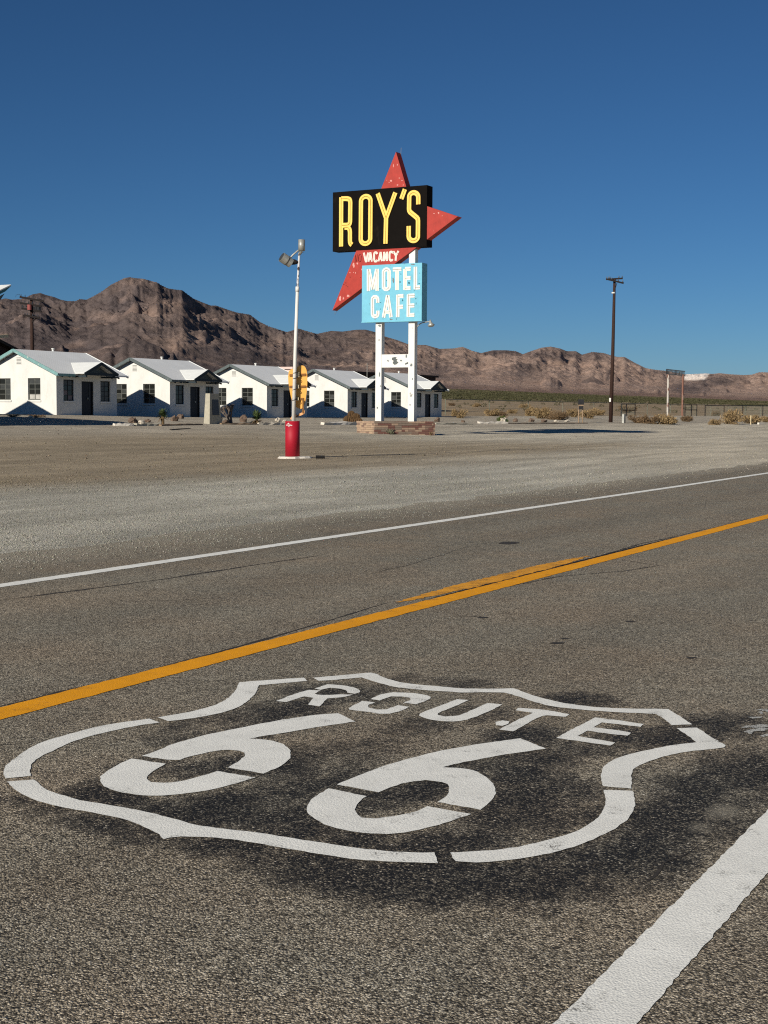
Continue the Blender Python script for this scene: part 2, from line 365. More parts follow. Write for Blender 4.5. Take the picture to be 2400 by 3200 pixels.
# ------------------------------------------------------------------ mesh helpers
COL = SC.collection
class MB:
    def __init__(s): s.v = []; s.f = []
    def add(s, vs, fs):
        o = len(s.v); s.v += [tuple(map(float, p)) for p in vs]; s.f += [tuple(i + o for i in f) for f in fs]; return s
    def box(s, x0, x1, y0, y1, z0, z1):
        return s.add([(x0, y0, z0), (x1, y0, z0), (x1, y1, z0), (x0, y1, z0), (x0, y0, z1), (x1, y0, z1), (x1, y1, z1), (x0, y1, z1)],
                     [(0, 3, 2, 1), (4, 5, 6, 7), (0, 1, 5, 4), (1, 2, 6, 5), (2, 3, 7, 6), (3, 0, 4, 7)])
    def bar(s, a, b, w, h=None, upv=(0, 0, 1)):
        a = np.asarray(a, float); b = np.asarray(b, float); h = w if h is None else h
        d = b - a; d = d / np.linalg.norm(d); u = np.asarray(upv, float)
        if abs(d @ u) > .98: u = np.array([1., 0, 0])
        r = np.cross(d, u); r /= np.linalg.norm(r); u = np.cross(r, d)
        vs = []
        for e in (a, b):
            for i, j in ((-1, -1), (1, -1), (1, 1), (-1, 1)): vs.append(e + r * i * w / 2 + u * j * h / 2)
        return s.add(vs, [(0, 1, 2, 3), (7, 6, 5, 4), (0, 4, 5, 1), (1, 5, 6, 2), (2, 6, 7, 3), (3, 7, 4, 0)])
    def tube(s, pts, rad, seg=8, cap=True):
        pts = [np.asarray(p, float) for p in pts]; n = len(pts)
        rad = [rad] * n if not hasattr(rad, '__len__') else rad
        vs = []; pu = None
        for i in range(n):
            d = pts[min(i + 1, n - 1)] - pts[max(i - 1, 0)]; d /= np.linalg.norm(d) + 1e-12
            u = np.array([0, 0, 1.]) if pu is None else pu
            if abs(d @ u) > .95 and pu is None: u = np.array([1., 0, 0])
            r = np.cross(d, u); r /= np.linalg.norm(r); u = np.cross(r, d); pu = u
            for k in range(seg):
                a = 2 * math.pi * k / seg; vs.append(pts[i] + (r * math.cos(a) + u * math.sin(a)) * rad[i])
        fs = [(i * seg + k, i * seg + (k + 1) % seg, (i + 1) * seg + (k + 1) % seg, (i + 1) * seg + k) for i in range(n - 1) for k in range(seg)]
        if cap: fs += [tuple(range(seg))[::-1], tuple((n - 1) * seg + k for k in range(seg))]
        return s.add(vs, fs)
    def prism(s, poly, f0, f1):
        """poly: list of points; f0/f1 map a point to the two end positions"""
        n = len(poly)
        return s.add([f0(p) for p in poly] + [f1(p) for p in poly],
                     [tuple(range(n)), tuple(range(2 * n - 1, n - 1, -1))] + [(i, i + n, (i + 1) % n + n, (i + 1) % n) for i in range(n)])
    def blob(s, c, r, seed=0, amp=.25, seg=10, rings=6):
        rr = random.Random(seed); c = np.asarray(c, float); r = np.asarray(r, float) * np.ones(3)
        lobes = [(np.array([rr.gauss(0, 1) for _ in range(3)]), rr.uniform(1.5, 4), rr.uniform(0, 6)) for _ in range(5)]
        vs = [c + np.array([0, 0, -r[2]])]
        for i in range(1, rings):
            th = math.pi * i / rings
            for k in range(seg):
                ph = 2 * math.pi * k / seg; u = np.array([math.sin(th) * math.cos(ph), math.sin(th) * math.sin(ph), -math.cos(th)])
                j = 1 + rr.uniform(-amp, amp) * .4 + amp * sum(math.cos(q * (a @ u) + f) for a, q, f in lobes) * .5
                vs.append(c + r * j * u)
        vs.append(c + np.array([0, 0, r[2]]))
        fs = [(0, 1 + (k + 1) % seg, 1 + k) for k in range(seg)]
        for i in range(rings - 2):
            for k in range(seg):
                a = 1 + i * seg; fs.append((a + k, a + (k + 1) % seg, a + seg + (k + 1) % seg, a + seg + k))
        L = len(vs) - 1; a = 1 + (rings - 2) * seg
        fs += [(a + k, a + (k + 1) % seg, L) for k in range(seg)]
        return s.add(vs, fs)
    def build(s, name, mat, parent=None, smooth=False, root=None):
        """vertices are world positions; they are stored relative to the root thing's own location"""
        off = np.zeros(3)
        r = root or parent
        while r is not None and r.parent is not None: r = r.parent
        if r is not None: off = np.array(r.location)
        me = bpy.data.meshes.new(name)
        me.from_pydata([tuple(np.asarray(p) - off) for p in s.v], [], s.f)
        me.materials.append(M[mat] if isinstance(mat, str) else mat)
        if smooth: me.polygons.foreach_set('use_smooth', [True] * len(me.polygons))
        me.update()
        o = bpy.data.objects.new(name, me); COL.objects.link(o)
        if parent is not None: o.parent = parent
        return o
def empty(name, loc, label, cat, group=None):
    o = bpy.data.objects.new(name, None); COL.objects.link(o); o.location = tuple(map(float, loc)); o.empty_display_size = .2
    return tag(o, label, cat, group)
def tag(o, label, cat, group=None):
    o['label'] = label; o['category'] = cat
    if group: o['group'] = group
    return o
def kind(o, k, label=None):
    o['kind'] = k
    if label: o['label'] = label
    return o
def fast_mesh(name, verts, faces, mat, smooth=False):
    """numpy verts (n,3), faces (m,k) all with k corners"""
    me = bpy.data.meshes.new(name); m, k = faces.shape
    me.vertices.add(len(verts)); me.vertices.foreach_set('co', verts.astype(np.float32).ravel())
    me.loops.add(m * k); me.loops.foreach_set('vertex_index', faces.astype(np.int32).ravel())
    me.polygons.add(m); me.polygons.foreach_set('loop_start', np.arange(0, m * k, k, dtype=np.int32))
    if smooth: me.polygons.foreach_set('use_smooth', np.ones(m, dtype=bool))
    me.materials.append(M[mat]); me.update(calc_edges=True)
    o = bpy.data.objects.new(name, me); COL.objects.link(o); return o
def vcol(o, name, rgb):
    a = o.data.color_attributes.new(name, 'FLOAT_COLOR', 'POINT')
    c = np.ones((len(rgb), 4), np.float32); c[:, :3] = rgb; a.data.foreach_set('color', c.ravel())
def vfloat(o, name, val):
    a = o.data.attributes.new(name, 'FLOAT', 'POINT'); a.data.foreach_set('value', np.asarray(val, np.float32).ravel())
def grid_faces(nr, nc):
    i = np.arange(nr - 1)[:, None] * nc + np.arange(nc - 1)[None, :]; i = i.ravel()
    return np.stack([i, i + 1, i + nc + 1, i + nc], 1)
lin = lambda *c: np.array(srgb(*c)[:3])
def lines(*spans):
    out = []
    for a, b, st in spans: out.append(np.arange(a, b, st))
    return np.unique(np.round(np.concatenate(out + [[spans[-1][1]]]), 4))

# ================================================================== THE SETTING
# ---- ground: one sheet from behind the camera to the foot of the mountains
gs = np.concatenate([lines((-400, -20, 40), (-20, 4, 4), (4, 60, .3), (60, 140, .8), (140, 400, 4), (400, 1000, 20)), np.geomspace(1040, 14000, 60)])
gn = np.concatenate([lines((-600, -20, 60), (-20, 8, 4), (8, 12, .16), (12, 34, .22), (34, 75, .8), (75, 220, 3), (220, 600, 10)), np.geomspace(620, 7000, 70)])
GS, GN = np.meshgrid(gs, gn)
GZ = ground_z(GS, GN)
ground = fast_mesh('ground', np.stack([GS.ravel(), GN.ravel(), GZ.ravel()], 1), grid_faces(len(gn), len(gs)), 'soil', True)
def soil_colour(s, n):
    grey = lin(184, 180, 166); tan = lin(158, 143, 119); pale = lin(204, 193, 171); desert = lin(156, 138, 112); scrub = lin(122, 110, 78); fan = lin(140, 118, 106)
    def mx(a, b, t): return a * (1 - t[..., None]) + b * t[..., None]
    brown = .9 * np.clip(sstep(15, 21, n + 4 * fbm(s * .05, n * .08, 3, 21)) * (1 - sstep(50, 78, s + 10 * fbm(s * .04, n * .05, 3, 22))), 0, 1)
    c = mx(grey * np.ones(s.shape + (1,)), tan, brown)
    c = mx(c, pale, sstep(18, 40, s - 1.2 * (n - 8)) * (1 - brown) * .8)
    c = mx(c, lin(178, 168, 150), sstep(36, 44, n))
    c = mx(c, desert, sstep(58, 66, n + 3 * fbm(s * .06, n * .06, 2, 23)))
    c = mx(c, scrub, sstep(150, 260, n + 60 * fbm(s * .01, n * .01, 3, 24)) * .8)
    c = mx(c, fan, sstep(900, 1500, n + 200 * fbm(s * .002, n * .002, 3, 25)))
    for n0_, amp_, ph_, wl_, dk_ in ((14.5, 1.2, .3, 40, .1), (19.0, 2.0, 1.7, 55, .12), (25.0, 1.6, 3.9, 48, .12), (29.5, 1.0, 5.2, 60, .1), (11.6, .5, 2.2, 70, .08)):
        for off_ in (-.8, .8):
            d_ = n - (n0_ + off_ + amp_ * np.sin(s / wl_ * 6.28 + ph_))
            c = c * (1 - dk_ * np.exp(-(d_ / .24) ** 2) * sstep(-.35, .15, fbm(s * .07, n * .3, 2, int(n0_))))[..., None]
            c = c * (1 + .5 * dk_ * np.exp(-((np.abs(d_) - .45) / .15) ** 2))[..., None]
    strk = .9 + .2 * sstep(-.2, .3, fbm(s * .12, n * .9, 3, 26))
    return c * strk[..., None]
vcol(ground, 'soil', soil_colour(GS, GN).reshape(-1, 3))
kind(ground, 'structure')

# ---- road sheet
rs = lines((-60, 2, 3), (2, 9, .05), (9, 60, .5), (60, 700, 8))
rn = lines((-2.6, .4, .25), (.4, 4.6, .05), (4.6, 12, .25))
RS, RN = np.meshgrid(rs, rn)
crown = np.zeros_like(RS)
road = fast_mesh('road', np.stack([RS.ravel(), RN.ravel(), crown.ravel()], 1), grid_faces(len(rn), len(rs)), 'asphalt')
blobs = [  # black overspray round the shield: photo x, y, radius (m), strength
    (70, 2500, .13, .7), (150, 2530, .13, .75), (260, 2556, .13, .8), (360, 2580, .13, .8), (470, 2606, .15, .95), (560, 2625, .14, .7), (680, 2640, .14, .8), (800, 2660, .16, .9), (900, 2690, .18, 1),
    (1000, 2715, .2, 1), (1100, 2740, .2, 1), (1220, 2750, .22, 1.1), (1360, 2760, .24, 1), (1500, 2770, .2, .9), (1650, 2780, .2, .9), (1800, 2745, .22, .9), (1900, 2700, .28, .9), (2030, 2650, .3, .95),
    (2130, 2570, .3, 1), (2240, 2480, .3, 1.05), (2340, 2420, .3, 1), (2400, 2400, .3, 1), (1700, 2840, .15, .6), (1450, 2720, .2, .9), (1620, 2700, .22, .8), (1780, 2660, .22, .8),
    (290, 2480, .15, .9), (380, 2500, .18, .9), (500, 2535, .2, .9), (620, 2560, .22, .9), (700, 2510, .25, .95), (820, 2490, .25, .9), (900, 2540, .25, .9), (940, 2600, .22, .9), (1080, 2640, .22, .95), (1230, 2650, .22, 1),
    (1350, 2640, .2, 1), (1000, 2430, .25, .9), (900, 2390, .25, .8), (1080, 2360, .25, .65), (1180, 2330, .25, .6), (1300, 2270, .3, .6), (1400, 2420, .25, .8), (1620, 2420, .25, 1.1), (1700, 2380, .28, .85), (1640, 2490, .25, 1.1),
    (1750, 2480, .25, .9), (1560, 2560, .22, .75), (1720, 2560, .22, .85), (1820, 2540, .2, .8), (1500, 2620, .2, .8), (1850, 2330, .3, .8), (1980, 2310, .25, .9), (2100, 2300, .22, 1.), (1650, 2310, .3, .7), (1500, 2230, .3, .55),
    (1000, 2160, .25, .8), (1120, 2175, .25, .8), (900, 2215, .25, .95), (820, 2240, .25, .7), (700, 2250, .25, .75), (600, 2270, .22, .6), (720, 2290, .25, .8), (540, 2310, .2, .55), (480, 2370, .2, .55), (400, 2400, .2, .5), (300, 2460, .15, .6),
    (1330, 2130, .3, .55), (1450, 2138, .3, .6), (1780, 2185, .22, .9), (1840, 2190, .22, .8), (2150, 2255, .25, .55), (2280, 2262, .22, .8), (2370, 2275, .22, .8), (880, 2460, .3, .7), (1280, 2560, .1, .4), (1200, 2480, .15, .5), (720, 2400, .2, .75), (620, 2410, .2, .7), (800, 2390, .15, .7), (1280, 2480, .2, .8), (1180, 2500, .2, .8), (1350, 2460, .15, .75), (2000, 2420, .25, .45), (1920, 2520, .22, .4)]
stain = np.zeros_like(RS)
for bx_, by_, br, bs in blobs:
    p = on_z(bx_, by_); q = np.exp(-(((RS - p[0]) / (br * 1.25)) ** 2 + ((RN - p[1]) / br) ** 2))
    stain = np.maximum(stain, bs * q)
stain += .25 * sstep(-.1, .5, fbm(RS * .7, RN * 2.2, 4, 41)) * (RS > 2)* (1 - sstep(7.5, 10, RN))*.8
vfloat(road, 'stain', stain)
wheel = 1 + .07 * np.exp(-((RN - 2.05) / .35) ** 2) + .07 * np.exp(-((RN - 3.75) / .35) ** 2) - .06 * np.exp(-((RN - 2.9) / .4) ** 2) + .06 * np.exp(-((RN - 5.6) / .35) ** 2) + .06 * np.exp(-((RN - 7.2) / .35) ** 2) - .06 * np.exp(-((RN - 6.4) / .4) ** 2)
vcol(road, 'wheel', np.repeat(wheel.reshape(-1, 1), 3, 1))
vfloat(road, 'dust', sstep(8.2, 10.2, RN + .5 * fbm(RS * .35, RN * .8, 3, 42)) * .62 + .62 * np.exp(-((RS - on_z(2262, 2535)[0]) / .1) ** 2 - ((RN - on_z(2262, 2535)[1]) / .06) ** 2) + .5 * np.exp(-((RS - on_z(2190, 2590)[0]) / .08) ** 2 - ((RN - on_z(2190, 2590)[1]) / .04) ** 2))
kind(road, 'structure')

# ---- mountains
sky_l = [(x * .4219, 850 + y * .4219) for x, y in [(-400, 230), (-200, 215), (0, 205), (40, 195), (90, 205), (150, 200), (200, 185), (240, 165), (300, 155), (340, 170), (400, 185), (450, 205), (500, 215), (560, 215), (590, 200), (640, 205), (700, 175), (760, 140), (820, 95), (880, 65), (920, 45), (960, 38), (1000, 45), (1060, 50), (1100, 60), (1130, 70), (1160, 75), (1200, 100), (1240, 120), (1300, 130), (1350, 135), (1390, 165), (1430, 195), (1500, 225), (1560, 248), (1600, 248)]]
sky_l += [(x * .7233, 900 + y * .7233) for x, y in [(980, 92), (1020, 105), (1050, 110), (1080, 115), (1120, 145), (1160, 165), (1200, 178), (1240, 190), (1290, 175), (1340, 190), (1370, 198), (1430, 185), (1480, 188), (1540, 180), (1580, 180), (1620, 190)]]
sky_l += [(1200 + x * .7233, 1020 + y * .7233) for x, y in [(0, 42), (60, 60), (100, 75), (145, 80), (180, 80), (240, 97), (300, 95), (340, 88), (380, 105), (420, 115), (470, 103), (530, 103), (570, 107), (600, 120), (640, 105), (680, 92), (720, 87), (760, 95), (790, 107), (830, 107), (855, 122), (900, 110), (950, 115), (980, 125), (1010, 132), (1040, 132), (1080, 155), (1130, 180), (1170, 187), (1220, 192), (1300, 207), (1390, 203), (1420, 205), (1450, 202), (1500, 207), (1560, 210), (1590, 208), (1620, 198), (1660, 198), (1760, 205), (1900, 195), (2200, 210)]]
sx = np.array([p[0] for p in sky_l]); sy = np.array([p[1] for p in sky_l])
def px_to_az_el(x, y):
    d = ray(x, y); h = math.hypot(d[0], d[1]); return math.atan2(d @ RH, d @ FH), d[2] / h
ae = np.array([px_to_az_el(x, y) for x, y in zip(sx, sy)])
NA, NRW = 1000, 250
az = np.linspace(math.radians(-19.5), math.radians(19.0), NA)
el = np.interp(az, ae[:, 0], ae[:, 1])
deg = np.degrees(az)
Rc = np.interp(deg, [-20, -8, 2, 15, 20], [3300, 3400, 4300, 6400, 6800])
Rf = Rc * np.interp(deg, [-20, 0, 20], [.52, .56, .62])
tt = np.concatenate([np.linspace(0, 1, NRW - 24), 1 + np.linspace(.01, .35, 24)])
Rr = Rf[None, :] + (Rc - Rf)[None, :] * tt[:, None]
dirx = np.cos(az)[None, :] * FH[0] + np.sin(az)[None, :] * RH[0]; diry = np.cos(az)[None, :] * FH[1] + np.sin(az)[None, :] * RH[1]
MX = Rr * dirx; MY = Rr * diry
base = ground_z(MX, MY)
T = tt[:, None] * np.ones((1, NA))
crest = (CAM_H + el * Rc)[None, :] - base[-25:-24, :]
A = az[None, :] * Rc[None, :]
wx = MX + 90 * fbm(MX / 400, MY / 400, 3, 90); wy = MY + 90 * fbm(MX / 400 + 9, MY / 400, 3, 91)
prof = np.where(T <= 1, np.clip(T, 0, 1) ** 1.3, np.clip(1 - (T - 1) * 2.2, 0, 1))
spur = ridged(A / 300 + .6 * fbm(MX / 420, MY / 420, 3, 92), T * 2.2 + .3 * fbm(MX / 300, MY / 300, 2, 89), 6, 93, .6)      # spurs running down towards the plain
rug = ridged(wx / 230, wy / 230, 6, 94, .62)
w = np.clip(4 * T * (1.02 - T), 0, 1) ** .6 * (T <= 1)
soft = np.interp(deg, [-20, -2, 8, 20], [.58, .58, .66, .68])[None, :]
Hm = crest * prof * (1 + w * (.8 * (spur - .42) + .36 * (rug - .45)) * soft)
def ridge_line(tc, wd, lo, hi, seed, sc):
    zk = crest * (lo + (hi - lo) * sstep(-.3, .4, fbm(A / sc, np.zeros_like(A), 5, seed, .6)))
    x = np.clip(1 - np.abs(T - tc - .12 * fbm(A / 450, T * 0, 3, seed + 7)) / wd, 0, 1)
    return zk * x ** 1.1 * (1 + .62 * soft * (ridged(A / 150 + .4 * fbm(MX / 150, MY / 150, 2, seed), T * 5, 5, seed + 3, .6) - .5) * (1 - x * .55))
for tc, wd, lo, hi, seed, sc in ((.82, .24, .5, .9, 101, 380), (.66, .24, .34, .72, 141, 330), (.5, .22, .2, .58, 111, 280), (.36, .18, .08, .4, 151, 240), (.22, .16, .02, .24, 121, 230)):
    Hm = np.maximum(Hm, ridge_line(tc, wd, lo, hi, seed, sc))
dark_hill = np.zeros_like(Hm)
for hx, hy, dist, half in ((672, 1042, .58, 300), (1850, 1176, .3, 115), (1762, 1190, .34, 70), (1470, 1190, .22, 100), (1545, 1208, .2, 110), (2215, 1243, .3, 70), (130, 1010, .52, 190), (1105, 1090, .5, 170), (960, 1150, .3, 160), (2050, 1232, .34, 90)):
    a0, e0 = px_to_az_el(hx, hy); j = int(np.argmin(np.abs(az - a0)))
    r0 = Rf[j] + (Rc[j] - Rf[j]) * dist
    i0 = int(np.argmin(np.abs(tt - dist)))
    hz = CAM_H + e0 * r0 - base[i0, j]
    dx = (az[None, :] - a0) * r0; dr = (Rr - r0)
    hw = half / FPX * r0
    rr_ = np.sqrt((dx / hw) ** 2 + (dr / (hw * 1.6)) ** 2) * (1 + .25 * fbm(dx / 160, dr / 160, 3, int(hx)))
    hh = hz * np.clip(1 - rr_, 0, 1) ** 1.08 * (1 + .25 * (ridged(np.arctan2(dr, dx) * 3, rr_ * .8, 3, 7) - .5) * np.clip(rr_ * 2, 0, 1))
    dark_hill = np.where(hh > Hm, 1, dark_hill); Hm = np.maximum(Hm, hh)
Hm = Hm + np.clip(Hm / 60, 0, 1) * soft * (1 - .8 * sstep(.8, .98, T)) * (4 * fbm(wx / 40, wy / 40, 4, 95, .6) + 22 * (ridged(wx / 95 + .5 * T, wy / 150, 6, 96, .66) - .5) * np.clip(Hm / 120, 0, 1))
Hm = np.maximum(Hm, -2) + np.where(T < .02, -3, 0)
MZ = base + Hm
for _ in range(3):
    elev = ((MZ - CAM_H) / Rr); mx_ = elev.max(0)
    k = el / np.maximum(mx_, 1e-4); kk = np.convolve(np.pad(k, 1, mode='edge'), np.ones(3) / 3, 'valid')
    MZ = CAM_H + (MZ - CAM_H) * (1 + (kk[None, :] - 1) * sstep(.1, .6, T))
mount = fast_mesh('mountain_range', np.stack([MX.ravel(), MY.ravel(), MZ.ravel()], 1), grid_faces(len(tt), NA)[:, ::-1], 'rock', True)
PX = 1200 + FPX * ((MX * RT[0] + MY * RT[1] + (MZ - CAM_H) * RT[2]) / (MX * FW[0] + MY * FW[1] + (MZ - CAM_H) * FW[2]))
PY = 1600 - FPX * ((MX * UP[0] + MY * UP[1] + (MZ - CAM_H) * UP[2]) / (MX * FW[0] + MY * FW[1] + (MZ - CAM_H) * FW[2]))
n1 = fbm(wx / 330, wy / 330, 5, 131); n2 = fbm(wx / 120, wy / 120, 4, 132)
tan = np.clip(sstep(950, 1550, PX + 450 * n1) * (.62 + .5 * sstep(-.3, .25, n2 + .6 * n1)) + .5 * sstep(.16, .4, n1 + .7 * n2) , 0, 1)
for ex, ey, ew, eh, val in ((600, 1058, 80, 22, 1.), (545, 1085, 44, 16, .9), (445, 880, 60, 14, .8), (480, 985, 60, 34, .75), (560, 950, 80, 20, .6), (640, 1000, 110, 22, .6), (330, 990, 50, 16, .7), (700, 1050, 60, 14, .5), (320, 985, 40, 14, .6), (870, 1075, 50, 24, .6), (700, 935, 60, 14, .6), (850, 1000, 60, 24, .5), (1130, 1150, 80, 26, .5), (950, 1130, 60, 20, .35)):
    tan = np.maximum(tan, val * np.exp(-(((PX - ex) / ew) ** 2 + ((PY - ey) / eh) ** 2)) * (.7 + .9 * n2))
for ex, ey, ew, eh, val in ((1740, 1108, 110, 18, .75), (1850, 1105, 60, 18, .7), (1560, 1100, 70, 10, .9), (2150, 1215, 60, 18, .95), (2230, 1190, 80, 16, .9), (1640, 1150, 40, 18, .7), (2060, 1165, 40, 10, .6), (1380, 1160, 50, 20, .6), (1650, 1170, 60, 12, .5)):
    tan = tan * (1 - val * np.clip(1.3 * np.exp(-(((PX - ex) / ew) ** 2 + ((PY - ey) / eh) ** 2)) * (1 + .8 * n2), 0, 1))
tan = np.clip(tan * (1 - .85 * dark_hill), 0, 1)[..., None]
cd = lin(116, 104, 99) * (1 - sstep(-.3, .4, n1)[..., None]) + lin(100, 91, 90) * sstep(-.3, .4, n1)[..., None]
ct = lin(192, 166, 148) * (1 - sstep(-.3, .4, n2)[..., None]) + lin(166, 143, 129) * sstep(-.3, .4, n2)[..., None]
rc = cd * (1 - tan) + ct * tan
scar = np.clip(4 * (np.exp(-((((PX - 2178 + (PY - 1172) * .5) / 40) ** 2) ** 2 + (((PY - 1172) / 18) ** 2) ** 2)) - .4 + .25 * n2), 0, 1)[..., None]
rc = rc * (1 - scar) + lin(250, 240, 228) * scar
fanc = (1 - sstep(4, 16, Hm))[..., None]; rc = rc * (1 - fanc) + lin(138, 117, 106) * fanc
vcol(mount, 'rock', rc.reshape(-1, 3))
kind(mount, 'structure')

# ---- loose gravel on the lot (uncountable)
def scatter_stones(count, d0, d1, smin, smax, seed, nlo, nhi):
    r = np.random.default_rng(seed)
    dep = np.exp(r.uniform(math.log(d0), math.log(d1), count * 3)); a = np.radians(r.uniform(-17.5, 17.5, count * 3))
    s = dep * (math.cos(PSI) + np.tan(a) * math.sin(PSI)); n = dep * (math.sin(PSI) - np.tan(a) * math.cos(PSI))
    edge = 9.55 + .7 * fbm(s * .35, n * .1, 3, 51)
    ok = (n > nlo) & (n < nhi) & (r.uniform(0, 1, len(n)) < sstep(-1.3, 1.0, n - edge))
    s = s[ok][:count]; n = n[ok][:count]; m = len(s)
    z = np.maximum(ground_z(s, n), 0.0)
    size = smin * (smax / smin) ** (r.uniform(0, 1, m) ** 2.2)
    b = np.array([[1, 0, 0], [0, 1, 0], [-1, 0, 0], [0, -1, 0], [0, 0, .75], [0, 0, -.5]], float)
    v = b[None] * (1 + r.uniform(-.4, .4, (m, 6, 3))) + r.uniform(-.22, .22, (m, 6, 3))
    ang = r.uniform(0, 6.28, m); c, q = np.cos(ang)[:, None], np.sin(ang)[:, None]
    v = np.stack([v[..., 0] * c - v[..., 1] * q, v[..., 0] * q + v[..., 1] * c, v[..., 2]], 2) * size[:, None, None] * .5
    v[..., 0] += s[:, None]; v[..., 1] += n[:, None]; v[..., 2] += (z + size * .1)[:, None]
    f = np.array([[0, 1, 4], [1, 2, 4], [2, 3, 4], [3, 0, 4], [1, 0, 5], [2, 1, 5], [3, 2, 5], [0, 3, 5]])
    F = (f[None] + 6 * np.arange(m)[:, None, None]).reshape(-1, 3)
    soilc = soil_colour(s, n)
    tint = soilc * r.uniform(.4, .95 if smax < .05 else .75, (m, 1)) * (1 + r.uniform(-.06, .06, (m, 3)))
    return v.reshape(-1, 3), F, np.repeat(tint, 6, 0)
parts_ = [scatter_stones(70000, 11.5, 30, .008, .024, 1, 8.3, 34), scatter_stones(22000, 24, 62, .014, .045, 2, 8.6, 40), scatter_stones(500, 40, 110, .04, .12, 3, 20, 56)]
ofs = 0; V = []; Fc = []; Tn = []
for v, fcs, tn in parts_:
    V.append(v); Fc.append(fcs + ofs); Tn.append(tn); ofs += len(v)
gravel = fast_mesh('gravel', np.concatenate(V), np.concatenate(Fc), 'stone')
vcol(gravel, 'tint', np.concatenate(Tn)); kind(gravel, 'stuff', 'loose grey and tan gravel strewn over the lot')

# ================================================================== ROAD MARKINGS
def strip(pts, z, width=None):
    return None
def line_strip(n0, n1, s0, s1, z, mat, name, label, step=.06, jit=.005, seed=3, far=60, ends=None):
    r = np.random.default_rng(seed)
    s = np.unique(np.concatenate([np.arange(s0, min(far, s1), step), np.linspace(min(far, s1), s1, 60)]))
    cen, hw = (n0 + n1) / 2, (n1 - n0) / 2
    wob = .02 * perlin(s * .13, s * 0, seed)
    taper = np.ones_like(s)
    if ends: taper = np.clip(np.minimum((s - s0) / ends, (s1 - s) / ends), .05, 1) ** .6
    lo = cen + wob - hw * taper + r.uniform(-jit, jit, len(s)); hi = cen + wob + hw * taper + r.uniform(-jit, jit, len(s))
    v = np.concatenate([np.stack([s, lo, np.full_like(s, z)], 1), np.stack([s, hi, np.full_like(s, z)], 1)])
    k = np.arange(len(s) - 1); m = len(s)
    o = fast_mesh(name, v, np.stack([k, k + 1, k + 1 + m, k + m], 1), mat)
    return tag(o, label, 'road marking')
line_strip(1.02, 1.19, -20, 600, .0025, 'paint_white_line', 'edge_line', 'thick white edge line crossing the bottom right corner beside the shield', .03, .0035, 4)
line_strip(8.035, 8.2, -10, 600, .0025, 'paint_white_line', 'edge_line', 'thin white edge line along the far side of the road by the gravel', .05, .005, 5)
line_strip(4.60, 4.79, -10, 600, .0025, 'paint_yellow', 'centre_line', 'long solid orange yellow centre line running the whole road', .05, .005, 6)
da = on_z(1205, 1880); db = on_z(1840, 1738)
line_strip(4.83, 5.02, da[0], db[0], .0025, 'paint_yellow_worn', 'centre_line', 'short faded yellow dash beside the solid centre line', .05, .016, 7, 60, 1.1)
line_strip(4.795, 4.83, da[0] + .3, db[0] + 2.6, .0022, 'paint_black', 'black_line', 'thin black strip between the solid and the dashed yellow lines', .05, .006, 8, 60, 1.5)

def smooth_outline(pts, step=.02, corner=52, jit=.0035, seed=0):
    """pts: ground points (closed). Catmull-Rom between corners, resampled."""
    P = np.array(pts)[:, :2]; n = len(P); r = np.random.default_rng(seed)
    isc = []
    for i in range(n):
        a = P[i] - P[i - 1]; b = P[(i + 1) % n] - P[i]
        ang = abs(math.degrees(math.atan2(a[0] * b[1] - a[1] * b[0], a @ b))); isc.append(ang > corner)
    out = []
    for i in range(n):
        p1, p2 = P[i], P[(i + 1) % n]
        p0 = P[i - 1] if not isc[i] else 2 * p1 - p2
        p3 = P[(i + 2) % n] if not isc[(i + 1) % n] else 2 * p2 - p1
        m = max(1, int(np.linalg.norm(p2 - p1) / step))
        for k in range(m):
            t = k / m; q = .5 * (2 * p1 + (p2 - p0) * t + (2 * p0 - 5 * p1 + 4 * p2 - p3) * t * t + (3 * p1 - p0 - 3 * p2 + p3) * t ** 3)
            out.append(q + (r.uniform(-jit, jit, 2) if k else 0))
    return out
CROPS = {2: (0, 2220, .33755), 3: (280, 2200, .40989), 4: (460, 2080, .40989), 5: (840, 2080, .434), 6: (1440, 2120, .51838), 7: (900, 2280, .51838), 8: (300, 2500, .66305), 9: (1340, 2360, .42194)}
def C(k, *pts):
    x0, y0, s = CROPS[k]; return [(x0 + x * s, y0 + y * s) for x, y in pts]
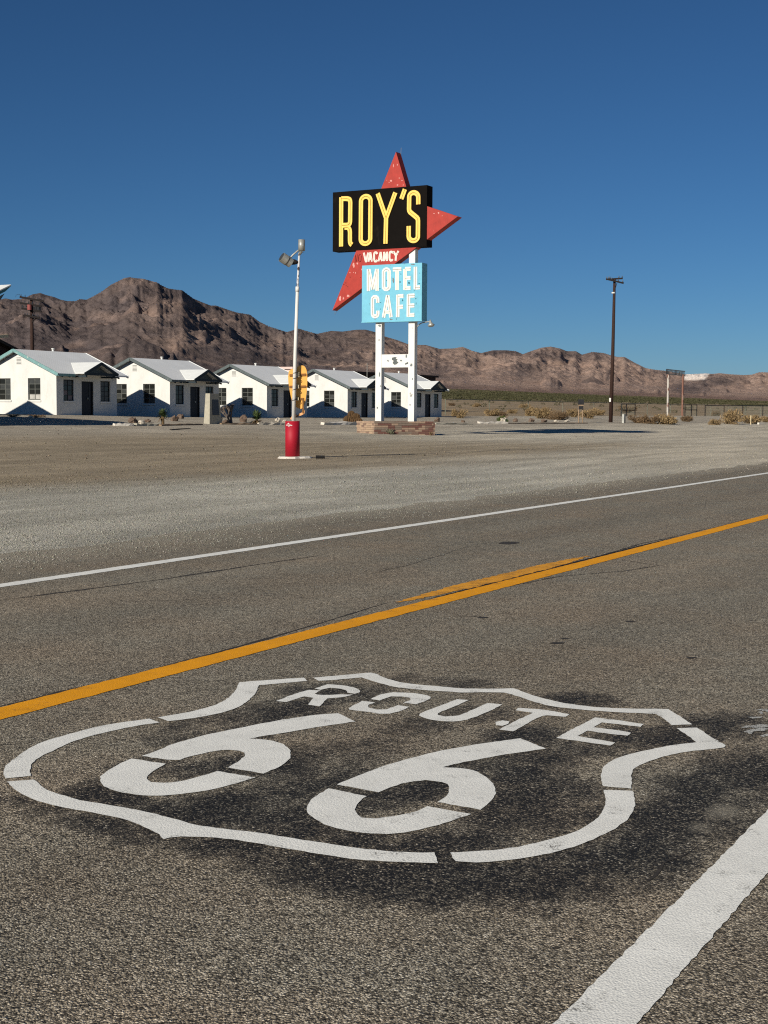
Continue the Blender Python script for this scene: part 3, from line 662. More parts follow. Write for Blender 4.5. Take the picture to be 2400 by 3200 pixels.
SHIELD = [
 ('border_band', C(2, (50, 635), (32, 600), (40, 550), (65, 505), (110, 465), (180, 415), (290, 345), (430, 285), (600, 235), (800, 180), (1000, 135), (1200, 105), (1385, 80), (1480, 115), (1380, 130), (1200, 160), (950, 215), (750, 270), (600, 325), (480, 385), (390, 425), (330, 460), (285, 510), (275, 560), (285, 610))),
 ('border_band', C(4, (80, 400), (200, 378), (350, 350), (480, 315), (570, 280), (640, 230), (680, 180), (705, 130), (850, 118), (1000, 108), (1195, 95), (1220, 120), (1050, 135), (852, 152), (835, 195), (805, 235), (750, 285), (680, 325), (560, 365), (400, 395), (270, 415), (160, 427))),
 ('border_band', C(5, (320, 90), (450, 78), (600, 65), (735, 53), (775, 62), (820, 85), (900, 110), (980, 128), (1100, 142), (1250, 155)) + C(6, (0, 62), (150, 65), (315, 62), (350, 72), (400, 92), (480, 118), (560, 138), (650, 155), (750, 168), (850, 178), (1000, 184), (1250, 187), (1310, 225), (1395, 280), (1270, 285), (1215, 240), (1175, 217), (1100, 213), (950, 207), (800, 197), (700, 188), (600, 178), (500, 160), (430, 140), (350, 112), (260, 88), (120, 86), (0, 88)) + C(5, (1300, 190), (1150, 182), (1000, 168), (900, 155), (800, 130), (720, 105), (670, 88), (560, 98), (450, 108), (355, 112))),
 ('border_band', C(6, (1300, 302), (1425, 300), (1500, 350), (1597, 408), (1560, 423), (1480, 432), (1350, 447), (1250, 468), (1150, 497), (1080, 525), (1040, 550), (1030, 580), (1028, 620), (1030, 668), (858, 652), (848, 610), (845, 580), (855, 545), (890, 510), (940, 485), (1000, 465), (1100, 440), (1200, 420), (1300, 403), (1422, 388), (1370, 350))),
 ('border_band', C(9, (1295, 262), (1508, 268), (1520, 310), (1528, 360), (1515, 415), (1480, 470), (1400, 535), (1300, 590), (1150, 655), (980, 710), (800, 750), (600, 780), (450, 795), (350, 800), (200, 790), (175, 765), (158, 725), (250, 722), (400, 712), (550, 700), (700, 675), (850, 640), (1000, 600), (1120, 555), (1200, 505), (1265, 450), (1295, 400), (1308, 350), (1305, 310))),
 ('border_band', C(8, (1595, 250), (1612, 300), (1500, 297), (1350, 292), (1200, 280), (1050, 257), (900, 232), (750, 205), (640, 188), (520, 178), (400, 175), (350, 180), (318, 187), (300, 165), (250, 140), (180, 110), (100, 85), (0, 65)) + C(2, (650, 915), (480, 880), (350, 845), (260, 805), (180, 765), (110, 710), (60, 665), (310, 645), (360, 680), (400, 718), (470, 755), (560, 785), (700, 825), (850, 855), (1000, 880), (1200, 915), (1400, 955), (1640, 1015)) + C(8, (470, 120), (600, 138), (750, 155), (900, 178), (1050, 202), (1200, 225), (1350, 242), (1450, 248))),
 ('numeral_stroke', C(3, (395, 400), (500, 365), (650, 305), (850, 248)) + C(4, (561, 508), (700, 480), (900, 440), (1100, 405), (1300, 378), (1455, 367), (1590, 430), (1450, 450), (1250, 480), (1050, 515), (900, 538), (780, 560), (900, 568)) + C(3, (1400, 285), (1480, 310), (1525, 350), (1533, 390), (1515, 430), (1460, 475), (1325, 535), (1055, 488), (1100, 460), (1150, 430), (1185, 395), (1180, 375), (1140, 360), (1060, 353), (960, 362), (860, 383), (760, 405), (690, 430), (590, 428))),
 ('numeral_stroke', C(3, (320, 420), (580, 460), (510, 500), (460, 535), (435, 570), (470, 600), (560, 605), (680, 595), (800, 567), (900, 540), (975, 515), (1265, 565), (1150, 600), (1000, 640), (850, 670), (700, 690), (560, 702), (400, 700), (250, 680), (160, 655), (100, 620), (80, 585), (95, 545), (150, 505), (220, 465))),
 ('numeral_stroke', C(7, (295, 335), (380, 298), (480, 258), (600, 215), (720, 180), (900, 135), (1100, 98), (1250, 75), (1400, 55), (1555, 118), (1400, 140), (1250, 163), (1100, 192), (1000, 212), (930, 230), (1050, 237), (1120, 250), (1180, 280), (1225, 318), (1250, 360), (1245, 400), (1210, 445), (1160, 487), (900, 440), (940, 415), (970, 380), (970, 345), (930, 320), (830, 307), (720, 322), (620, 350), (545, 382))),
 ('numeral_stroke', C(7, (245, 358), (475, 405), (440, 430), (410, 470), (410, 500), (445, 535), (530, 540), (640, 525), (740, 505), (800, 485), (840, 465), (1105, 512), (1000, 548), (880, 585), (750, 615), (640, 630), (500, 630), (370, 615), (250, 585), (160, 540), (115, 500), (118, 460), (160, 410))),
 ('letter', C(5, (50, 258), (180, 210), (290, 178), (375, 182), (330, 205), (350, 212), (430, 215), (520, 210), (605, 212), (560, 225), (480, 235), (420, 240), (365, 297), (285, 285), (320, 235), (255, 225), (125, 265))),
 ('letter', C(5, (330, 168), (420, 138), (530, 145), (610, 160), (650, 178), (655, 195), (620, 206), (565, 198), (555, 180), (520, 170), (440, 163), (370, 178))),
 ('letter', C(5, (735, 245), (800, 212), (900, 195), (1030, 200), (1140, 217), (1165, 238), (1120, 262), (1060, 282), (970, 270), (1020, 250), (1020, 235), (960, 226), (880, 225), (835, 240), (800, 255))),
 ('letter', C(5, (670, 258), (765, 268), (715, 290), (718, 305), (780, 320), (850, 318), (900, 300), (930, 288), (1010, 300), (960, 325), (870, 350), (800, 350), (700, 335), (610, 325), (578, 308))),
 ('letter', C(5, (1355, 245), (1440, 252), (1330, 300), (1220, 345), (1215, 358), (1270, 370), (1340, 365), (1400, 350), (1574, 273), (1681, 283), (1580, 335), (1480, 375), (1380, 402), (1280, 405), (1180, 395), (1100, 372), (1085, 355), (1130, 330), (1250, 285))),
 ('letter', C(6, (345, 180), (500, 192), (655, 218), (630, 235), (520, 225), (470, 238), (390, 280), (315, 322), (232, 312), (330, 260), (435, 210), (330, 195))),
 ('letter', C(6, (810, 238), (950, 255), (1105, 278), (1085, 295), (980, 283), (850, 268), (800, 298), (920, 312), (1025, 330), (1005, 348), (900, 338), (765, 318), (705, 350), (820, 370), (930, 390), (900, 408), (760, 388), (575, 362), (640, 325), (730, 280)))]
shield = empty('highway_shield_marking', on_z(1150, 2400), 'large white stencilled highway shield painted on the near lane reading ROUTE 66', 'road marking')
for i, (nm, pts) in enumerate(SHIELD):
    out = smooth_outline([on_z(x, y) for x, y in pts], .025, 50, .0035, i)
    mb = MB().add([(p[0], p[1], .0025) for p in out], [tuple(range(len(out)))])
    o = mb.build(nm, 'paint_white', shield)
    if o.data.polygons[0].normal.z < 0: o.data.flip_normals()
def flat_patch(name, pts, z, mat, parent=None, seed=0, jit=.006):
    out = smooth_outline([on_z(x, y) for x, y in pts], .03, 60, jit, seed)
    o = MB().add([(p[0], p[1], z) for p in out], [tuple(range(len(out)))]).build(nm if name is None else name, mat, parent)
    if o.data.polygons[0].normal.z < 0: o.data.flip_normals()
    return o
sm = flat_patch('paint_drip', [(1548, 2258), (1570, 2253), (1592, 2256), (1588, 2264), (1570, 2270), (1550, 2268)], .003, 'paint_white', None, 4)
tag(sm, 'small white paint drip beside the letter T inside the shield', 'paint drip')
old = empty('worn_marking', on_z(2380, 2260), 'remains of a worn white marking right of the shield at the picture edge', 'road marking')
r_ = random.Random(5)
for k in range(16):
    cx_, cy_ = r_.uniform(2325, 2410), r_.uniform(2216, 2302); w_, h_ = r_.uniform(8, 34), r_.uniform(2.2, 5)
    if cx_ < 2345 and cy_ < 2262: cx_ += 45
    pts = [(cx_ + w_ * math.cos(t * math.pi / 5) * r_.uniform(.4, 1.2), cy_ + h_ * math.sin(t * math.pi / 5) * r_.uniform(.4, 1.3)) for t in range(10)]
    flat_patch('paint_remnant', pts, .0026 + .00003 * k, 'paint_smear', old, k, .014)
# cracks and tar marks belong to the road
def crack(pts, wid, seed, wob=.035):
    P = [on_z(x, y)[:2] for x, y in pts]; r = np.random.default_rng(seed); L = []; Q = []
    for a, b in zip(P[:-1], P[1:]):
        m = max(3, int(np.linalg.norm(b - a) / .12))
        for k in range(m): L.append(a + (b - a) * k / m)
    L.append(P[-1]); L = np.array(L); arc = np.arange(len(L))
    L[:, 1] += wob * fbm(arc * .13, arc * 0, 3, seed); L[:, 0] += wob * fbm(arc * .15 + 9, arc * 0, 3, seed + 1)
    d = np.gradient(L, axis=0); d /= np.linalg.norm(d, axis=1)[:, None] + 1e-9; nn = np.stack([-d[:, 1], d[:, 0]], 1)
    ww = wid * (.25 + .9 * np.abs(fbm(arc * .4, arc * 0, 2, seed + 2)) * 2) * np.clip(np.minimum(arc, len(L) - 1 - arc) / 4 + .1, 0, 1)
    a = L + nn * ww[:, None] / 2; b = L - nn * ww[:, None] / 2; m = len(L); k = np.arange(m - 1)
    v = np.concatenate([np.c_[a, np.full(m, .0015)], np.c_[b, np.full(m, .0015)]])
    o = fast_mesh('crack', v, np.stack([k, k + m, k + 1 + m, k + 1], 1), 'tar'); o.parent = road
crack([(0, 1876), (220, 1848), (500, 1812), (760, 1771), (1000, 1736)], .055, 1, .03)
crack([(300, 1871), (420, 1880), (560, 1876), (700, 1868)], .02, 2, .06)
crack([(-40, 2216), (300, 2138), (640, 2050), (1000, 1948), (1210, 1884)], .045, 3, .02)
crack([(1880, 1735), (2000, 1700), (2150, 1668), (2400, 1608)], .035, 4, .04)
crack([(1440, 1693), (1500, 1698), (1640, 1694)], .03, 5, .06)
crack([(1130, 1800), (1200, 1785), (1260, 1770), (1480, 1705)], .012, 6, .08)
crack([(1860, 1742), (1950, 1752), (2060, 1768), (1940, 1785), (1760, 1800), (1500, 1850), (1300, 1880)], .03, 7, .05)
crack([(1400, 1926), (1500, 1928), (1540, 1932)], .02, 8, .06)
crack([(560, 2126), (640, 2129), (760, 2124)], .008, 9, .02)
crack([(2180, 2640), (2120, 2680), (2080, 2700), (2020, 2745), (1960, 2760)], .02, 10, .05)
crack([(0, 2365), (40, 2370)], .012, 11, .02)
for k, (x, y, w_) in enumerate([(1590, 1697, 34), (1745, 2010, 26), (1765, 1996, 16), (2160, 2056, 20), (1970, 1942, 18), (1510, 1930, 20), (640, 2750, 12), (700, 2800, 10), (960, 2764, 14), (1010, 2808, 10), (990, 2828, 8), (1105, 2798, 10), (735, 2708, 7), (960, 2862, 12), (892, 3006, 12), (1860, 2700, 16)]):
    p = flat_patch('tar_spot', [(x - w_, y + 1), (x - w_ * .3, y - w_ * .12), (x + w_ * .5, y - w_ * .1), (x + w_, y), (x + w_ * .2, y + w_ * .12), (x - w_ * .5, y + w_ * .12)], .0017, 'tar', None, k, .006); p.parent = road

# ================================================================== THE BIG SIGN
SG = 68.2
sign = empty('motel_sign', (SG + .3, 36.7, .15), 'tall roadside sign with red arrowhead star, black upper box and light blue lower box', 'sign')
def sg(x, y, s=SG): return on_s(x, y, s)
def K3(x, y): return sg(1000 + x * .30139, 450 + y * .30139)
nz = lambda p: (p[1], p[2])
def prism_s(pts, s0, s1, name, mat, parent):
    P = [nz(p) for p in pts]
    return MB().prism(P, lambda q: (s0, q[0], q[1]), lambda q: (s1, q[0], q[1])).build(name, mat, parent)
bbox = MB().box(SG, SG + .66, 34.73, 40.53, 10.12, 13.34).build('upper_box', 'sign_black', sign)
lbox = MB().box(SG - .06, SG + .56, 34.96, 38.63, 6.2, 9.27).build('lower_box', 'sign_blue', sign)
MB().box(SG - .075, SG - .062, 34.94, 38.65, 6.18, 6.24).build('edge_trim', 'sign_blue', lbox)
star = prism_s([K3(785, 80), K3(933, 586), K3(1425, 750), K3(125, 1725)], SG + .03, SG + .57, 'arrowhead_star', 'sign_red', sign)
for nlo, nhi in ((37.49, 37.86), (35.47, 35.84)):
    MB().box(SG + .12, SG + .46, nlo, nhi, -.1, 10.4 if nlo < 36 else 7.0).build('post', 'post_white', sign)
beam = MB().box(SG + .14, SG + .4, 35.84, 37.49, on_s(1230, 1148, SG)[2], on_s(1230, 1107, SG)[2]).build('cross_beam', 'post_white', sign)
def decal(pts, s, name, mat, parent):
    P = [nz(sg(x, y)) for x, y in pts]
    return MB().prism(P, lambda q: (s, q[0], q[1]), lambda q: (s + .006, q[0], q[1])).build(name, mat, parent)
def C4(x, y): return (900 + x * .33152, 950 + y * .33152)
decal([C4(*p) for p in ((970, 505), (1000, 498), (1015, 505), (1002, 515), (1022, 520), (1012, 535), (1030, 550), (1010, 568), (990, 572), (975, 555), (985, 535), (968, 525))], SG + .13, 'bare_patch', 'grey_patch', beam)
decal([C4(*p) for p in ((1090, 560), (1120, 545), (1125, 560), (1095, 572))], SG + .132, 'bare_patch', 'grey_patch', beam)
# letters made of strokes
def chaikin(P, it=2, closed=False):
    P = [np.asarray(p, float) for p in P]
    for _ in range(it):
        Q = [] if closed else [P[0]]
        m = len(P) if closed else len(P) - 1
        for i in range(m):
            a, b = P[i], P[(i + 1) % len(P)]; Q += [a * .75 + b * .25, a * .25 + b * .75]
        if not closed: Q.append(P[-1])
        P = Q
    return P
def ribbon(mb, path, width, s0, s1, closed=False):
    """path: list of (n,z); front at s0 (towards camera), back at s1"""
    P = [np.asarray(p, float) for p in path]; n = len(P); Lf = []; Rg = []
    for i in range(n):
        if closed: a, b = P[i] - P[i - 1], P[(i + 1) % n] - P[i]
        else: a = P[i] - P[i - 1] if i else P[1] - P[0]; b = P[i + 1] - P[i] if i < n - 1 else a
        a = a / (np.linalg.norm(a) + 1e-9); b = b / (np.linalg.norm(b) + 1e-9)
        na = np.array([-a[1], a[0]]); nb = np.array([-b[1], b[0]]); m = na + nb; m /= np.linalg.norm(m) + 1e-9
        k = 1 / max(.45, m @ na); Lf.append(P[i] + m * k * width / 2); Rg.append(P[i] - m * k * width / 2)
    v = []
    for i in range(n):
        for q, s in ((Lf[i], s0), (Rg[i], s0), (Rg[i], s1), (Lf[i], s1)): v.append((s, q[0], q[1]))
    f = []
    for i in range(n if closed else n - 1):
        a, b = 4 * i, 4 * ((i + 1) % n)
        for k in range(4): f.append((a + k, a + (k + 1) % 4, b + (k + 1) % 4, b + k))
    if not closed: f += [(0, 1, 2, 3), (4 * n - 1, 4 * n - 2, 4 * n - 3, 4 * n - 4)]
    return mb.add(v, f)
def stadium(x0, x1, y0, y1, n=12):
    r = (x1 - x0) / 2; cx = (x0 + x1) / 2; out = []
    for k in range(n + 1): t = math.pi - math.pi * k / n; out.append((cx + r * math.cos(t), y0 + r - r * math.sin(t)))
    for k in range(n + 1): t = math.pi * k / n; out.append((cx + r * math.cos(t), y1 - r + r * math.sin(t)))
    return out
def make_letter(parent, name, strokes, width, s_face, depth, face, side, tube, off, sc, tube_r=.016, tube_s=.04):
    """strokes: (points in crop px, smoothing, closed)"""
    X = lambda p: np.array(nz(sg(off[0] + p[0] * sc, off[1] + p[1] * sc)))
    w = width * sc * .0196
    body = MB(); ret = MB(); tb = MB()
    for k, (pts, sm_, cl) in enumerate(strokes):
        path = chaikin([X(p) for p in pts], sm_, cl) if sm_ else [X(p) for p in pts]
        e = .0015 * k
        ribbon(body, path, w, s_face - depth - e, s_face - depth * .55, cl)
        if side: ribbon(ret, path, w + .025, s_face - depth * .8 + e, s_face, cl)
        q = [(s_face - depth - tube_s, p[0], p[1]) for p in (path + ([path[0]] if cl else []))]
        tb.tube(q, tube_r, 5)
    o = body.build(name, face, parent)
    if side: ret.build('letter_return', side, o)
    tb.build('neon_tube', tube, o)
    return o
o2, s2 = (1040, 580), .20494
for strokes in (
    [([(135, 930), (138, 205), (205, 203), (272, 205), (272, 300), (272, 480), (268, 605), (150, 608)], 0, False) if False else ([(135, 930), (138, 180)], 0, False), ([(138, 203), (245, 200), (277, 225), (275, 330), (274, 480), (272, 585), (235, 606), (150, 607)], 2, False), ([(190, 640), (250, 640), (272, 690), (270, 790), (272, 880), (300, 905)], 2, False)],
    [([(x - (y - 500) * .008, y - (x - 510) * .06) for x, y in stadium(437, 582, 166, 886)], 0, True)],
    [([(693, 122), (820, 490)], 0, False), ([(962, 108), (824, 490)], 0, False), ([(822, 480), (812, 888)], 0, False)],
    [([(1108, 58), (1054, 206)], 0, False)],
    [([(1312, 288), (1312, 180)] + [(1243 + 69 * math.cos(t * math.pi / 12), 178 - 69 * math.sin(t * math.pi / 12)) for t in range(1, 13)] + [(1171, 355), (1175, 385), (1190, 408), (1288, 488), (1304, 510), (1308, 540), (1306, 770)] + [(1236 + 70 * math.cos(t * math.pi / 12), 772 + 70 * math.sin(t * math.pi / 12)) for t in range(1, 13)] + [(1166, 618)], 0, False)]):
    make_letter(bbox, 'letter', strokes, 63, SG, .07, 'letter_yellow', 'letter_side', 'tube_amber', o2, s2, .012, .012)
o3, s3 = (1120, 770), .14467
L3 = (
    [([(232, 968), (232, 492)], 0, False), ([(240, 505), (325, 930)], 0, False), ([(325, 930), (412, 492)], 0, False), ([(422, 488), (420, 962)], 0, False)],
    [([(x, y - (x - 617) * .04) for x, y in stadium(557, 677, 499, 926)], 0, True)],
    [([(758, 503), (942, 492)], 0, False), ([(850, 498), (848, 945)], 0, False)],
    [([(1022, 488), (1022, 940)], 0, False), ([(1022, 490), (1142, 484)], 0, False), ([(1022, 690), (1140, 684)], 0, False), ([(1022, 906), (1140, 900)], 0, False)],
    [([(1246, 443), (1244, 928)], 0, False), ([(1244, 894), (1342, 886)], 0, False)],
    [([(430, 1218), (430, 1150)] + [(374 + 56 * math.cos(t * math.pi / 10), 1150 - 56 * math.sin(t * math.pi / 10)) for t in range(1, 11)] + [(318, 1455)] + [(375 - 57 * math.cos(t * math.pi / 10), 1457 + 57 * math.sin(t * math.pi / 10)) for t in range(1, 11)] + [(432, 1390)], 0, False)],
    [([(646, 1056), (556, 1538)], 0, False), ([(646, 1056), (716, 1532)], 0, False), ([(585, 1420), (700, 1414)], 0, False)],
    [([(866, 1044), (862, 1530)], 0, False), ([(866, 1078), (986, 1072)], 0, False), ([(866, 1308), (976, 1302)], 0, False)],
    [([(1096, 1040), (1092, 1522)], 0, False), ([(1096, 1068), (1226, 1062)], 0, False), ([(1094, 1282), (1222, 1276)], 0, False), ([(1092, 1486), (1222, 1478)], 0, False)])
for st in L3: make_letter(lbox, 'letter', st, 74, SG - .06, .014, 'letter_white', None, 'tube', o3, s3, .009, .012)
VAC = (
    [([(112, 135), (160, 340)], 0, False), ([(208, 132), (160, 340)], 0, False)],
    [([(255, 128), (212, 332)], 0, False), ([(255, 128), (290, 326)], 0, False), ([(225, 270), (285, 266)], 0, False)],
    [([(400, 165), (388, 130), (350, 130), (335, 160), (336, 290), (352, 325), (385, 322), (400, 290)], 1, False)],
    [([(478, 120), (428, 322)], 0, False), ([(478, 120), (505, 318)], 0, False), ([(445, 262), (500, 258)], 0, False)],
    [([(548, 318), (550, 118)], 0, False), ([(552, 120), (612, 312)], 0, False), ([(614, 314), (614, 112)], 0, False)],
    [([(740, 150), (728, 118), (690, 115), (668, 145), (668, 275), (690, 305), (722, 303), (738, 275)], 1, False)],
    [([(752, 105), (808, 200)], 0, False), ([(862, 96), (808, 200)], 0, False), ([(808, 195), (800, 308)], 0, False)])
for st in VAC: make_letter(star, 'letter', st, 40, SG + .03, .012, 'letter_white_worn', None, 'letter_white', o3, s3, .006, .008)
nb = MB()
for pts in ([(-75, 345), (-68, 180), (-40, 340), (-30, 172)], [(8, 190), (0, 250), (2, 320), (25, 335), (50, 310), (58, 200), (40, 165), (8, 190)]):
    nb.tube([(SG + .012, *nz(sg(o3[0] + x * s3, o3[1] + y * s3))) for x, y in pts], .012, 5)
nb.build('unlit_neon_tube', 'tube_dark', star)
def splat(cx, cy, rx, ry, s, mat, parent, seed, name='paint_flake'):
    r = random.Random(seed); n = 11
    decal([(cx + rx * math.cos(2 * math.pi * k / n) * r.uniform(.45, 1.15), cy + ry * math.sin(2 * math.pi * k / n) * r.uniform(.45, 1.15)) for k in range(n)], s, name, mat, parent)
M['flake_pink'] = plain('bare_pink_undercoat', srgb(222, 158, 148), .7, .1, 8)
M['flake_grey'] = plain('bare_metal_patch', srgb(120, 128, 128), .6, .2, 10)
M['flake_teal'] = plain('dark_teal_chip', srgb(52, 112, 124), .6, .2, 10)
k = 0
for x, y, rx, ry in ((760, 225, 5, 20), (800, 215, 5, 12), (735, 382, 13, 12), (715, 398, 8, 4), (820, 352, 8, 5), (848, 378, 8, 5), (800, 425, 14, 7), (862, 425, 10, 6), (690, 375, 5, 4), (1228, 715, 8, 14), (1180, 720, 10, 5), (1265, 745, 6, 4), (205, 1605, 14, 34), (290, 1575, 20, 14), (240, 1600, 8, 16), (348, 1260, 14, 28), (385, 1240, 9, 12), (310, 1335, 8, 6), (345, 1330, 6, 5), (432, 1300, 8, 10), (366, 1335, 6, 10)):
    k += 1; splat(1000 + x * .30139, 450 + y * .30139, rx * .30139, ry * .30139, SG + .023 - .0002 * k, 'flake_pink', star, k)
for x, y, rx, ry, m in ((1192, 390, 44, 20, 'flake_grey'), (710, 1578, 38, 22, 'flake_grey'), (370, 1568, 26, 8, 'flake_grey'), (765, 730, 24, 60, 'flake_grey'), (1108, 790, 20, 36, 'flake_teal'), (910, 770, 14, 26, 'flake_teal'), (965, 1168, 24, 24, 'flake_teal'), (1252, 1128, 14, 18, 'flake_teal'), (1258, 1236, 7, 30, 'flake_teal'), (930, 598, 22, 9, 'flake_teal'), (1325, 802, 22, 9, 'flake_teal'), (470, 915, 26, 10, 'flake_teal'), (672, 962, 12, 12, 'flake_teal'), (1336, 578, 12, 7, 'flake_teal'), (492, 1214, 12, 10, 'flake_teal'), (488, 1356, 6, 16, 'flake_teal'), (540, 1570, 16, 7, 'flake_teal'), (838, 1570, 12, 14, 'flake_teal'), (1222, 955, 22, 6, 'flake_teal'), (1010, 380, 22, 6, 'flake_grey'), (620, 740, 7, 20, 'flake_teal'), (1392, 500, 8, 30, 'flake_teal')):
    k += 1; splat(o3[0] + x * s3, o3[1] + y * s3, rx * s3, ry * s3, SG - .0685 - .0002 * (k % 20), m, lbox, k)
for x, y in ((310, 1380), (420, 1382), (245, 1455), (265, 1440), (268, 1468), (285, 1480)):
    k += 1; splat(1000 + x * .30139, 450 + y * .30139, 1.5, 1.5, SG + .02, 'rubber', star, k, 'hole')
for x, y, rx, ry in ((1183, 1018, 5, 4), (1183, 1170, 2.5, 9), (1181, 1062, 2, 4), (1186, 1206, 2, 3), (1282, 1140, 4, 6), (1286, 1184, 2, 4), (1278, 1265, 2, 4), (1176, 1275, 2.5, 4), (1250, 1126, 3, 3), (1209, 1127, 2.5, 3), (1266, 1112, 3, 6)):
    k += 1; splat(x, y, rx, ry, SG + .112, 'flake_grey', sign, k)
# floodlight on a gooseneck at the lower box
gl = MB()
pa = on_n(1297, 1020, 35.4); pb = on_n(1310, 1009, 35.2); pc = on_n(1325, 1006, 34.9); pd = on_n(1340, 1004, 34.62)
arm = MB().tube([(SG + .3, p[1], p[2]) for p in chaikin([pa, pb, pc, pd], 2)], .03, 6).build('lamp_arm', 'galv', sign, True)
lx, lz = pd[1], pd[2]
MB().tube([(SG + .3, lx, lz + .1), (SG + .3, lx, lz), (SG + .3, lx - .02, lz - .1), (SG + .3, lx - .05, lz - .2), (SG + .3, lx - .06, lz - .28)], [.03, .06, .1, .2, .12], 12).build('lamp_shade', 'galv', arm, True)
tip = K3(125, 1725)
MB().tube([(SG + .3, tip[1], tip[2]), (SG + .3, tip[1] + .0, tip[2] - .22), (SG + .3, tip[1] - .1, tip[2] - .08), (SG + .3, tip[1] - .22, tip[2] + .08)], .008, 4).build('loose_wire', 'galv', star)
top = K3(785, 80)
MB().tube([(SG + .3, top[1] - .15, top[2] - .1), (SG + .3, top[1] - .17, top[2] + .25)], .012, 4).build('spike', 'galv', star)

# ---- block planter under the sign
pc0 = at_depth(1170, 1350, 75.2); gz0 = .16
ang = PSI - math.pi / 2 + math.radians(25)
ld = np.array([math.cos(ang), math.sin(ang), 0]); sdv = np.array([-ld[1], ld[0], 0])
PL, PW, PH = 3.6, 2.35, .68
planter = empty('block_planter', (pc0[0], pc0[1], gz0), 'low planter of mixed tan and red-brown blocks around the sign posts', 'planter')
org = np.array([pc0[0], pc0[1], gz0])
def obox(mb, a0, a1, b0, b1, z0, z1):
    vs = [org + ld * a + sdv * b + ZZ * z for z in (z0, z1) for a, b in ((a0, b0), (a1, b0), (a1, b1), (a0, b1))]
    return mb.add(vs, [(0, 3, 2, 1), (4, 5, 6, 7), (0, 1, 5, 4), (1, 2, 6, 5), (2, 3, 7, 6), (3, 0, 4, 7)])
core = MB()
for a0, a1, b0, b1 in ((.02, PL - .02, .02, .2), (.02, PL - .02, PW - .2, PW - .02), (.02, .2, .2, PW - .2), (PL - .2, PL - .02, .2, PW - .2)): obox(core, a0, a1, b0, b1, -.35, PH - .04)
core.build('wall_core', 'mortar', planter)
obox(MB(), .2, PL - .2, .2, PW - .2, -.3, PH - .14).build('soil_fill', 'soil', planter)
brr = random.Random(8); rows = 7; bh = (PH + .1) / rows
mats_front = ['brick_grey', 'brick_grey', 'brick_red', 'brick_red', 'brick_pink', 'brick_tan', 'brick_grey']
for row in range(rows):
    z0 = -.1 + row * bh + .006; z1 = z0 + bh - .012
    def course(length, place, mats):
        a = -.2 * (row % 2) ; first = True
        while a < length - .02:
            bl = .4 if brr.random() < .8 else .2
            x0, x1 = max(a, 0) + .005, min(a + bl, length) - .005
            if x1 - x0 > .05: place(x0, x1, brr.uniform(-.006, .006), mats(x0))
            a += bl
    def mf(x):
        return brr.choice(['brick_red', 'brick_red', 'brick_pink', 'brick_tan', 'brick_red']) if x > 2.0 else brr.choice(['brick_grey', 'brick_grey', 'brick_tan', 'brick_grey', 'brick_red'])
    ml = lambda x: brr.choice(['brick_tan', 'brick_cream', 'brick_cream', 'brick_pink', 'brick_tan'])
    course(PL - .1, lambda a, b, j, m: obox(MB(), a, b, j, .1, z0, z1).build('block', m, planter), mf)
    course(PL - .1, lambda a, b, j, m: obox(MB(), a + .1, b + .1, PW - .1, PW - j, z0, z1).build('block', m, planter), mf)
    course(PW - .1, lambda a, b, j, m: obox(MB(), j, .1, a + .1, b + .1, z0, z1).build('block', m, planter), ml)
    course(PW - .1, lambda a, b, j, m: obox(MB(), PL - .1, PL - j, a, b, z0, z1).build('block', m, planter), mf)

# ================================================================== COTTAGES
WS, WN, WH, RISE = 5.56, 6.1, 2.5, 1.3        # length along the road, depth, eave height, gable rise
def wall_holes(mb, u0, u1, z0, z1, holes, P, depth=.12):
    """P(u, z, d) -> world point, d = depth into the wall"""
    us = sorted({u0, u1} | {h for a in holes for h in a[:2]}); zs = sorted({z0, z1} | {h for a in holes for h in a[2:]})
    for a, b in zip(us[:-1], us[1:]):
        for c, d in zip(zs[:-1], zs[1:]):
            if any(h[0] <= a + 1e-6 and b <= h[1] + 1e-6 and h[2] <= c + 1e-6 and d <= h[3] + 1e-6 for h in holes): continue
            mb.add([P(a, c, 0), P(b, c, 0), P(b, d, 0), P(a, d, 0)], [(0, 1, 2, 3)])
    for a, b, c, d in holes:
        q = [(a, c), (b, c), (b, d), (a, d)]
        for i in range(4):
            e, f_ = q[i], q[(i + 1) % 4]
            mb.add([P(*e, 0), P(*f_, 0), P(*f_, depth), P(*e, depth)], [(0, 1, 2, 3)])
def boxP(mb, P, u0, u1, z0, z1, d0, d1):
    vs = [P(u, z, d) for d in (d0, d1) for u, z in ((u0, z0), (u1, z0), (u1, z1), (u0, z1))]
    return mb.add(vs, [(0, 1, 2, 3), (7, 6, 5, 4), (0, 4, 5, 1), (1, 5, 6, 2), (2, 6, 7, 3), (3, 7, 4, 0)])
